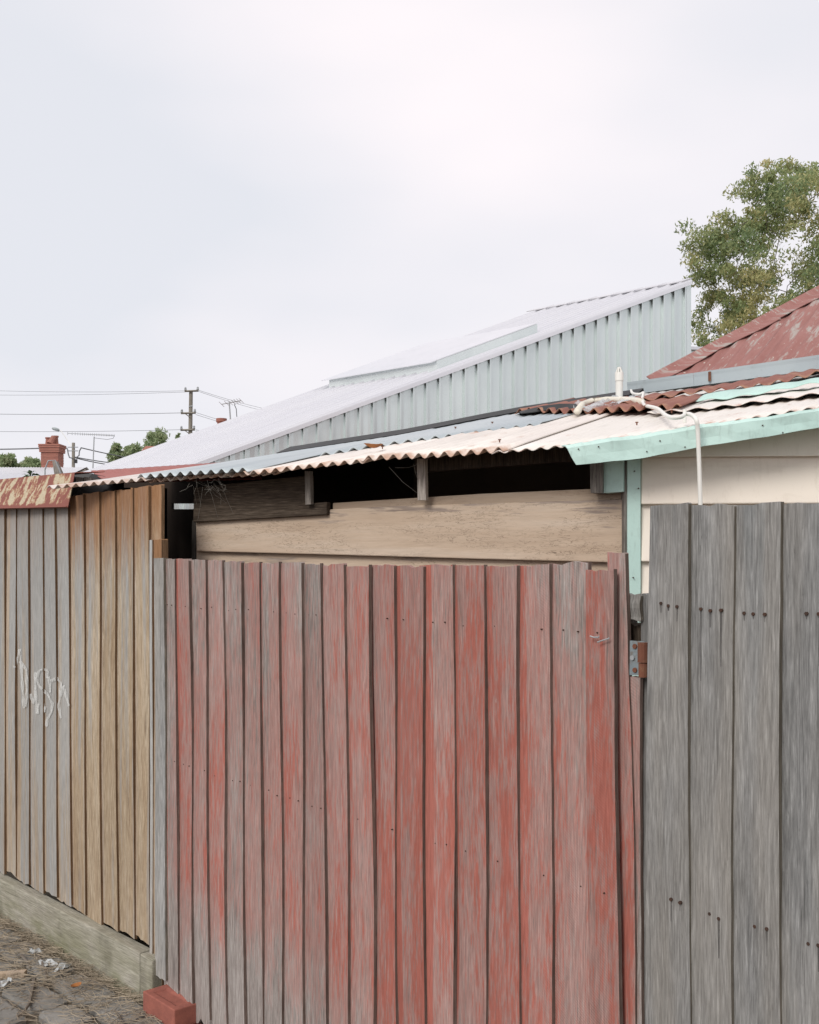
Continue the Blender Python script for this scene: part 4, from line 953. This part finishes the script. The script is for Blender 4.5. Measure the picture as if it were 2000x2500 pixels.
def crossarm(b, c, half, dirv):
    b.tube([c-dirv*half, c+dirv*half], .06, 4)
PY = 60
up_ = empty('power_pole', (P(462, 0, PY).x, PY, 0), 'tall timber power pole with three crossarms behind the zinc roof', 'power pole')
b = MB(); b.tube([P(459, 1376, PY)-Vector((0, 0, EYE)), P(466.5, 955, PY)], [.15, .105], 10); b.out('pole', M_pole, up_)
for y, xa, xb_ in ((955, 451, 485), (1009, 442, 478), (1050, 441, 476)):
    A = P(xa, y, PY-.2); B = P(xb_, y-1, PY-.2); b = MB(); b.tube([A, B], .055, 4); arm = b.out('crossarm', M_pole, up_)
    for q in (.06, .94):
        c = A.lerp(B, q); i_ = MB(); i_.lathe([(.05, 0), (.08, .05), (.05, .10), (.07, .14), (.03, .20)], c+Vector((0, 0, .03)), 8); i_.out('insulator', M_alu, arm)
    if y > 955: i_ = MB(); i_.tube([A.lerp(B, .25), P(463, y+9, PY-.17)], .025, 4); i_.out('brace', M_pole, arm)
b = MB(); c = P(466, 992, PY-.11); b.tube([c-Vector((.115, 0, .02)), c+Vector((.115, 0, .02))], .03, 5); b.out('band', M_alu, up_)
def wire(a, b_, sag, r, label, name='power_line', group='power lines strung to the far poles'):
    q = MB(); n = 14; pts = []
    r *= .8
    for i in range(n+1): k = i/n; c = a.lerp(b_, k); c.z -= sag*4*k*(1-k); pts.append(c)
    q.tube(pts, r, 4); return tag(q.out(name, M_wire), label, 'wire', group)
LW = 'one of two thin overhead wires meeting the top crossarm'
wire(P(-120, 950, 70), P(452, 954, PY), .12, .011, LW); wire(P(-120, 963, 70), P(452, 957, PY), .10, .011, LW)
wire(P(-120, 1009, 70), P(443, 1008, PY), .08, .017, 'thickest overhead wire meeting the middle crossarm of the tall pole'); wire(P(-120, 1052, 70), P(442, 1049, PY), .08, .014, 'overhead wire meeting the lowest crossarm of the tall pole')
LW2 = lambda y: 'overhead wire slanting from the %s crossarm down behind the zinc roof' % ('top' if y < 960 else 'middle' if y < 1020 else 'lowest')
for ya, yb in ((953, 995), (956, 1003), (1007, 1052), (1012, 1056), (1049, 1075), (1052, 1080)): wire(P(486 if ya < 960 else 478, ya, PY), P(760, yb+20, 95), .25, .012, LW2(ya), group='wires leaving the tall pole')
QY_ = 45
sp = empty('service_pole', (P(179, 0, QY_).x, QY_, 0), 'short grey timber service pole beside the brick chimney', 'power pole')
b = MB(); b.tube([P(178, 1376, QY_)-Vector((0, 0, EYE)), P(179.5, 1081, QY_)], [.085, .068], 8); b.out('pole', M_pole, sp)
b = MB(); b.box(P(185.5, 1126, QY_-.1), (.10, .12, .16)); b.out('fuse_box', M_black, sp)
for y in (1092, 1101): b = MB(); c = P(179, y, QY_); b.tube([c-Vector((.22, .05, 0)), c+Vector((.22, -.05, 0))], .02, 4); b.out('bracket', M_alu, sp)
LW3 = 'one of two low black cables leaving the short pole beside the fuse box'
wire(P(-150, 1096, 52), P(160, 1092, QY_), .05, .035, 'thick black cable passing behind the brick chimney to the short pole', group='service cables'); wire(P(198, 1093, QY_), P(340, 1122, 55), .03, .03, 'uppermost black cable sloping from the short pole past the antenna mast', group='service cables')
wire(P(184, 1116, QY_), P(330, 1135, 55), .05, .028, LW3, group='service cables'); wire(P(184, 1118, QY_), P(330, 1140, 55), .08, .028, LW3, group='service cables')
for pp in ([(160, 1092), (165, 1096), (167, 1108), (170, 1117), (178, 1119)], [(198, 1094), (194, 1101), (193, 1112), (186, 1117)]):
    b = MB(); b.tube([P(x, y, QY_-.1) for x, y in pp], .028, 5); b.out('drop_loop', M_wire, sp)
sl = empty('street_lamp', (P(176, 0, QY_+.3).x, QY_+.3, 4), 'grey street lamp head on a thin arm above the chimney', 'street lamp')
b = MB(); b.lathe([(.02, -.07), (.10, -.06), (.14, 0), (.11, .05), (.02, .075)], Vector((0, 0, 0)), 12)
mesh('lamp_head', [Vector((q.x*1.5*.85, q.y, q.z+q.x*-.3)) for q in b.v], b.f, M_lamp, sl, M=Matrix.Translation(P(136.5, 1048, QY_+.3)))
b = MB(); b.tube([P(144, 1048, QY_+.3), P(150, 1053, QY_+.3), P(165, 1075, QY_+.3), P(177, 1095, QY_+.1)], .014, 5); b.out('arm', M_pvc, sl)
def antenna(nm, base, top, a, c, Y, n, el, label, both=True):
    an = empty(nm, P(base[0], base[1], Y), label, 'antenna'); b = MB(); b.tube([P(*base, Y), P(*top, Y)], .022, 6); b.out('mast', M_alu, an)
    A = P(*a, Y); C = P(*c, Y); b = MB(); b.tube([A, C], .014, 5); b.out('boom', M_alu, an)
    for k in range(n):
        q = (k/(n-1))**.75; m = A.lerp(C, q); b = MB(); h = el*(1-.25*q); b.tube([m+Vector((0, .02, -h)), m+Vector((0, .02, h))] if both else [m+Vector((-.05, -h, .05)), m+Vector((.05, h, -.05))], .008, 4); b.out('element', M_alu, an)
    return an
an = antenna('tv_antenna', (226, 1172), (230, 1066), (165, 1058), (279, 1063), 39, 24, .055, 'long many-toothed aluminium antenna on a thin mast near the chimney')
b = MB(); b.tube([P(279, 1063, 39), P(277, 1070, 39), P(262, 1073, 39), P(246, 1071, 39), P(230, 1069, 39)], .008, 4); b.out('lead', M_wire, an)
an = antenna('tv_antenna', (565, 1056), (560, 984), (541, 987), (589, 978), 31, 7, .16, 'small flat aluminium antenna above the zinc roof', False)
b = MB(); b.tube([P(572, 987, 31), P(577, 998, 31), P(579, 1024, 31), P(570, 1045, 31)], .012, 4); b.out('lead', M_wire, an)
# bits poking over the pine fence
lf = empty('roof_ladder_frame', P(130, 1172, 9), 'grey weathered plank and bent pipe frame standing before the brick chimney', 'frame')
b = MB(); b.prism([P(128, 1126, 9), P(138, 1126, 9), P(153, 1160, 9), P(153, 1180, 9), P(136, 1180, 9)], (0, .05, 0)); b.out('plank', M_frame, lf, color=(0, 1.3, 0, 1))
b = MB(); b.tube([P(110, 1146, 8.9), P(118, 1125, 8.9), P(135, 1124, 8.9), P(150, 1160, 8.9)], .006, 6); b.out('pipe_frame', M_alu, lf)
b = MB(); b.tube([P(110, 1146, 8.9), P(108, 1376, 8.9)-Vector((0, 0, EYE))], .006, 6); b.out('pipe_frame', M_alu, lf)
b = MB(); b.box((P(142, 0, 9).x, 9.03, .85+.55), (.05, .05, 2.0)); b.out('stake', M_frame, lf)
# ------------------------------------------------------------------ trees and plants
def leaf_mesh(name, centres, tones, n_per, spread, size, mat, parent, seed, droop=.0):
    rg = np.random.RandomState(seed); K = len(centres); N = K*n_per
    c = np.repeat(np.array(centres), n_per, 0); sp = np.repeat(np.array(spread), n_per)[:, None]
    off = rg.normal(0, 1, (N, 3)); off /= np.maximum(1, np.linalg.norm(off, axis=1)/1.9)[:, None]
    c = c+off*sp*np.array([1, 1, .8])
    d = rg.normal(0, 1, (N, 3)); d[:, 2] -= droop; d /= np.linalg.norm(d, axis=1)[:, None]
    u = rg.normal(0, 1, (N, 3)); u -= d*(u*d).sum(1)[:, None]; u /= np.linalg.norm(u, axis=1)[:, None]
    s = size*rg.uniform(.6, 1.3, (N, 1)); nrm = np.cross(d, u)
    q = np.stack([c-d*s, c+u*s*.36+nrm*s*.1, c+d*s, c-u*s*.36+nrm*s*.1], 1).reshape(-1, 3)
    me = bpy.data.meshes.new(name); me.vertices.add(4*N); me.vertices.foreach_set('co', q.ravel().astype(np.float32))
    me.loops.add(4*N); me.loops.foreach_set('vertex_index', np.arange(4*N, dtype=np.int32)); me.polygons.add(N)
    me.polygons.foreach_set('loop_start', np.arange(0, 4*N, 4, dtype=np.int32)); me.polygons.foreach_set('loop_total', np.full(N, 4, dtype=np.int32)); me.update()
    tn = np.clip(np.repeat(np.array(tones), n_per)+rg.normal(0, .16, N), 0, 1); at = me.attributes.new('tone', 'FLOAT', 'POINT'); at.data.foreach_set('value', np.repeat(tn, 4).astype(np.float32))
    me.materials.append(mat); o = link(name, me, parent); return tag(o, kind='stuff')
def branches(parent, base, centres, fork, r0, seed, rb=.035):
    rg = random.Random(seed); b = MB(); fork = Vector(fork); base = Vector(base)
    b.tube([base, base.lerp(fork, .5)+Vector((.1, 0, 0)), fork], [r0*1.25, r0, r0*.75], 10); b.out('trunk', M_bark, parent)
    b = MB(); nodes = [(fork, r0*.7)]
    for c in sorted([Vector(q) for q in centres], key=lambda q: (q-fork).length):
        near = min(nodes, key=lambda q: (q[0]-c).length+.35*(q[0]-fork).length*0)
        a, ra = near; m = a.lerp(c, .5)+Vector((rg.gauss(0, .08), rg.gauss(0, .08), rg.gauss(0.05, .08)))*min(1, (c-a).length); r1 = max(rb*.25, ra*.62)
        b.tube([a, m, c], [ra*.8, (ra*.8+r1)/2, r1], 5, False); nodes += [(m, (ra*.8+r1)/2), (c, r1)]
    b.out('limbs', M_bark, parent)
rt = random.Random(21); TY = 21.0
tree = empty('ash_tree', (P(2090, 0, TY).x, TY+1, 0), 'large leafy ash tree rising behind the red hip roof', 'tree')
edge = [(372, 2000), (395, 1900), (410, 1850), (425, 1805), (470, 1808), (500, 1815), (520, 1775), (545, 1700), (565, 1672), (600, 1680), (640, 1675), (690, 1690), (715, 1712), (760, 1700), (800, 1690), (850, 1690), (900, 1720), (960, 1760), (1040, 1850), (1100, 1950)]
cs_, tn_, sp_ = [], [], []
for y, x in [(382, 1905), (392, 1868), (428, 1815), (455, 1812), (440, 1870), (405, 1960), (385, 2000), (520, 1772), (548, 1700), (566, 1676), (590, 1690), (632, 1680), (640, 1708), (560, 1745), (540, 1775), (600, 1755), (708, 1705), (690, 1730), (575, 1800), (500, 1825), (520, 1845), (770, 1700), (810, 1692), (850, 1700), (840, 1740), (740, 1760), (760, 1820), (660, 1790), (700, 1830)]:
    cs_.append(P(x, y, TY+rt.gauss(0, .4))); tn_.append(min(1, max(0, rt.gauss(.45, .22)))); sp_.append(rt.uniform(.08, .14))
nb0 = len(cs_)
while len(cs_) < 1050:
    y = rt.uniform(392, 1090); xl = interp(y, [a for a, _ in edge], [b for _, b in edge])+34; xr = 2*2090-xl; x = rt.uniform(xl, xr)
    h = abs((x-2090)/(xr-xl)*2); Y = TY+rt.uniform(-1, 1)*2.6*math.sqrt(max(.05, 1-h*h))
    if (math.sin(x*.043+y*.017)+math.sin(y*.051-x*.022)+.6*math.sin(x*.11+y*.03+2)) < -1.1: continue     # open pockets between the boughs
    cs_.append(P(x, y, Y)); tn_.append(min(1, max(0, rt.gauss(.45, .2)+.25*math.sin(x*.02+y*.013)+(.12 if 600 < y < 820 else 0)))); sp_.append(rt.uniform(.07, .16))
for k in range(nb0):                                    # sprays round the outermost tips
    for _ in range(4):
        cs_.append(cs_[k]+Vector((rt.gauss(0, .17), rt.gauss(0, .2), rt.gauss(-.03, .15)))); tn_.append(min(1, max(0, rt.gauss(.5, .2)))); sp_.append(rt.uniform(.06, .12))
cs_ = [Vector((q.x+22/F*TY, q.y, q.z-26/F*TY)) for q in cs_]
leaf_mesh('crown', cs_, tn_, 95, sp_, .044, M_leafA, tree, 4, .9)
branches(tree, (P(2090, 0, TY+.5).x, TY+.5, 0), cs_[:260], P(2060, 1010, TY+.3), .30, 5)
def far_tree(nm, px, y0, y1, hwpx, Y, label, seed, n=70, group='far trees'):
    rt = random.Random(seed); base = P(px, 0, Y); e = empty(nm, (base.x, Y, 0), label, 'tree', group)
    c = P(px, (y0+y1)/2, Y); ry = (y1-y0)/2/F*Y; rx = hwpx/F*Y; cs = []
    while len(cs) < n:
        a = [rt.uniform(-1, 1) for _ in range(3)]
        if sum(q*q for q in a) > 1 or (a[2] > .2 and abs(a[0]) > .75): continue
        cs.append(c+Vector((a[0]*rx, a[1]*rx, a[2]*ry)))
    leaf_mesh('crown', cs, [rt.gauss(.5, .2) for _ in cs], 48, [rx*rt.uniform(.10, .22) for _ in cs], .011*Y**.5*1.1+.02, M_leafB, e, seed, .3)
    branches(e, (base.x, Y, 0), cs[:20], c-Vector((0, 0, ry)), .16, seed); return e
far_tree('far_tree', 388, 1046, 1150, 36, 80, 'tallest round green tree left of the tall power pole', 31, 90)
far_tree('far_tree', 285, 1082, 1150, 20, 75, 'narrow upright green tree by the thin antenna mast', 32)
far_tree('far_tree', 328, 1086, 1150, 26, 78, 'low green tree between the two taller far trees', 33)
far_tree('far_tree', 437, 1058, 1120, 10, 90, 'small green treetop touching the tall power pole', 34, 30)
far_tree('far_tree', 18, 1106, 1180, 32, 62, 'pale green tree behind the pale roof, left of chimney', 35, 80)
far_tree('far_tree', 78, 1118, 1180, 30, 66, 'pale green tree right behind the chimney base', 36, 80)
pl_ = empty('garden_plant', (P(73, 0, 5.4).x, 5.4, 0), 'leafy plant tip poking above the rusty flashing', 'plant')
b = MB(); b.tube([(P(73, 0, 5.4).x, 5.4, 0), P(72, 1200, 5.4), P(74, 1158, 5.4)], [.012, .008, .004], 6); b.out('stem', M_bark, pl_)
rp = random.Random(2)
M_leafG = painted('glossy_leaf', (.16, .24, .13), (.12, .19, .10), (.22, .28, .16), 12, .5, .7, .4, .4)
for k in range(16):
    a = rp.uniform(0, 6.28); c = P(73+rp.uniform(-5, 5), 1160+rp.uniform(-6, 14), 5.4); ln = rp.uniform(.03, .055); d = Vector((math.cos(a), math.sin(a)*.6, rp.uniform(-.1, .5))).normalized(); sd_ = d.cross(Vector((0, 0, 1))).normalized()*ln*.2
    mesh('leaf', [c, c+d*ln*.45+sd_+Vector((0, 0, .006)), c+d*ln-Vector((0, 0, .008)), c+d*ln*.45-sd_+Vector((0, 0, .006))], [(0, 1, 2, 3)], M_leafG, pl_)

# ------------------------------------------------------------------ lane surface, bricks and litter
pave = mesh('pavement', [(-6, .5, .004), (3, .5, .004), (3, 6.2, .004), (-6, 6.2, .004)], [(0, 1, 2, 3)], M_dirt, M=Matrix.Identity(4)); tag(pave, kind='structure', label='worn bluestone lane paving with dirt joints')
rp = random.Random(11)
def lane_front(x, y):                   # signed distance on the lane side of the fence and gate lines
    v = Vector((x, y)); return min((v-gate_pl.p).dot(gate_pl.n), (v-fence_pl.p).dot(fence_pl.n) if x < -.9 else 9)
a_ = Vector((fence_pl.d.x, fence_pl.d.y)); b_ = fence_pl.n
k = 0
for r in range(9):
    s = -4.2+rp.uniform(0, .15); yo = .09+r*.17
    while s < .62-r*.02:
        ln = rp.uniform(.20, .36); w_ = .155
        c = fence_pl.p+a_*(s+ln/2)+b_*(yo+w_/2)
        s += ln+.014
        if (c-gate_pl.p).dot(gate_pl.n) < .12: continue
        n = 9; pts = []
        for q in range(n):
            an = q/n*math.tau; ex = abs(math.cos(an))**.45*math.copysign(1, math.cos(an)); ey = abs(math.sin(an))**.45*math.copysign(1, math.sin(an)); j = rp.uniform(.90, 1.06)
            pts.append((ex*ln/2*j, ey*w_/2*j))
        h = .018+rp.uniform(0, .012); v = [(x, y, -.02) for x, y in pts]+[(x, y, h-.008) for x, y in pts]+[(x*.86, y*.80, h+rp.uniform(-.002, .002)) for x, y in pts]+[(0, 0, h+.003)]
        f = [(q, (q+1) % n, n+(q+1) % n, n+q) for q in range(n)]+[(n+q, n+(q+1) % n, 2*n+(q+1) % n, 2*n+q) for q in range(n)]+[(2*n+q, 2*n+(q+1) % n, 3*n) for q in range(n)]
        M = Matrix.Translation((c.x, c.y, .006)) @ Matrix.Rotation(math.atan2(a_.y, a_.x)+rp.uniform(-.05, .05), 4, 'Z')
        mesh('paver', v, f, M_stone, pave, M=M, smooth=False); k += 1
def ground_pt(px, py, z=.03):
    Y = (EYE-z)*F/(py-HY); return Vector(((px-1000)/F*Y, Y, z))
sb = MB(); 
for _ in range(2600):
    s = rp.uniform(-2.2, .25); o_ = min(.75, abs(rp.gauss(0, .24)))+.065 if rp.random() < .75 else rp.uniform(.07, .9)
    c = fence_pl.p+a_*s+b_*o_
    if (c-gate_pl.p).dot(gate_pl.n) < .05: continue
    z = .028+rp.uniform(0, .02); an = rp.gauss(-.55, .9); l_ = rp.uniform(.03, .13); d = Vector((math.cos(an), math.sin(an), rp.uniform(-.06, .12))); pr_ = Vector((-d.y, d.x, 0))
    A = Vector((c.x, c.y, z)); m = A+d*l_*.5+pr_*rp.gauss(0, .012); B = A+d*l_+pr_*rp.gauss(0, .02); B.z = max(.02, B.z)
    sb.tube([A, m, B], rp.uniform(.0005, .0013), 3, False)
tag(sb.out('straw_litter', M_straw), kind='stuff', label='scattered dry straw and needles along the fence foot')
sb = MB()
for _ in range(900):
    s = rp.uniform(-2.3, .0); c = fence_pl.p+a_*s+b_*(.066+abs(rp.gauss(0, .022))); h = rp.uniform(.012, .05); A = Vector((c.x, c.y, .01))
    sb.tube([A, A+Vector((rp.gauss(0, .01), rp.gauss(0, .01), h*.7)), A+Vector((rp.gauss(0, .03), rp.gauss(-.01, .02), h))], .0007, 3, False)
tag(sb.out('dry_grass', M_straw), kind='stuff', label='fringe of short dead grass under the sleeper')
def twig(pts, r, label):
    b = MB(); b.tube([ground_pt(x, y, .035+.006*(i % 2)) for i, (x, y) in enumerate(pts)], [r*(1-.5*i/len(pts)) for i in range(len(pts))], 6); tag(b.out('fallen_twig', M_twig), label, 'twig', 'twigs on the lane')
twig([(88, 2323), (103, 2350), (112, 2375), (113, 2395)], .006, 'thin bare twig lying beside the white scraps')
twig([(52, 2332), (66, 2348), (74, 2362)], .006, 'short bent twig near the sleeper joint stains')
twig([(84, 2390), (78, 2420), (72, 2450), (60, 2468), (42, 2482)], .008, 'longest curved dark twig across the pavers')
twig([(280, 2468), (292, 2480), (296, 2495), (290, 2510)], .004, 'fine curled twig near the stacked bricks')
b = MB(); A = ground_pt(-12, 2372, .05); B = ground_pt(66, 2366, .05); b.prism([A, B, B+Vector((0, -.03, 0)), A+Vector((0, -.035, 0))], (0, 0, -.022)); tag(b.out('wood_offcut', M_pine, color=(.2, 1.1, 0, 1)), 'pale sawn wood offcut lying on the pavers', 'wood offcut')
def scrap(px, py, w_, h_, label, mat=M_paper):
    c = ground_pt(px, py, .042); v = []; f = []; n = 4
    for j in range(n+1):
        for i in range(n+1): v.append((((i/n)-.5)*w_*(1+.3*rp.uniform(-1, 1)), ((j/n)-.5)*h_, .008*rp.uniform(-1, 1)))
    for j in range(n):
        for i in range(n): f.append((j*(n+1)+i, j*(n+1)+i+1, (j+1)*(n+1)+i+1, (j+1)*(n+1)+i))
    o = mesh('litter_scrap', v, f, mat, M=Matrix.Translation(c) @ Matrix.Rotation(rp.uniform(0, 3), 4, 'Z')); o.modifiers.new('t', 'SOLIDIFY').thickness = .001; tag(o, label, 'litter', 'litter on the lane')
scrap(86, 2321, .05, .05, 'upright crumpled white scrap close to the sleeper'); scrap(118, 2352, .07, .05, 'flat torn white scrap beside the thin twig'); scrap(12, 2398, .07, .035, 'white scrap below the sawn wood offcut'); scrap(148, 2362, .07, .04, 'pinkish scrap in the straw by the sleeper', M_paper)
leaf_obj('fallen_leaf', ground_pt(186, 2410, .05), .05, M_leafdry, 1.0, 'orange dry leaf on the straw covered pavers', 'leaf')
# bricks under the gate's left end
def brick(c, ang, label, frog=True, sz=(.225, .108, .072)):
    v, f = [], []; x, y, z = [q/2 for q in sz]
    b = MB()
    if frog:
        o_ = [(-x, -y), (x, -y), (x, y), (-x, y)]; i_ = [(-x*.72, -y*.55), (x*.72, -y*.55), (x*.72, y*.55), (-x*.72, y*.55)]; k_ = [(-x*.66, -y*.42), (x*.66, -y*.42), (x*.66, y*.42), (-x*.66, y*.42)]
        v = [(*q, -z) for q in o_]+[(*q, z) for q in o_]+[(*q, z) for q in i_]+[(*q, z-.008) for q in k_]
        f = [(0, 3, 2, 1)]+[(q, (q+1) % 4, 4+(q+1) % 4, 4+q) for q in range(4)]+[(4+q, 4+(q+1) % 4, 8+(q+1) % 4, 8+q) for q in range(4)]+[(8+q, 8+(q+1) % 4, 12+(q+1) % 4, 12+q) for q in range(4)]+[(12, 13, 14, 15)]
    else: b.box((0, 0, 0), sz); v, f = b.v, b.f
    o = mesh('brick', v, f, M_brick, M=Matrix.Translation(c) @ Matrix.Rotation(ang, 4, 'Z')); bv = o.modifiers.new('b', 'BEVEL'); bv.width = .004; bv.segments = 2; tag(o, label, 'brick', 'bricks under the gate'); return o
bc = Vector((-.842, 3.79, 0)); ba = math.atan2(gate_pl.n.y, gate_pl.n.x)
gang = math.atan2(gate_pl.d.y, gate_pl.d.x)
brick((bc.x, bc.y, .0), gang, 'lower orange brick resting on the paving under another brick')
brick((bc.x-.005, bc.y+.004, .073), gang+.04, 'upper orange brick with shallow frog under the gate palings')
st = MB(); rp2 = random.Random(4); ctr = gate_pl.w(.29, .0, .06)
st.lathe([(.03, -.03), (.075, -.01), (.082, .02), (.055, .045), (.015, .052)], Vector((0, 0, 0)), 9)
o = mesh('stone', [Vector((q.x*1.2*rp2.uniform(.85, 1.1), q.y*.8*rp2.uniform(.85, 1.1), q.z*rp2.uniform(.85, 1.1))) for q in st.v], st.f, M_moss, M=Matrix.Translation(ctr)); tag(o, 'rounded mossy stone wedged beside the bricks under the gate', 'stone')
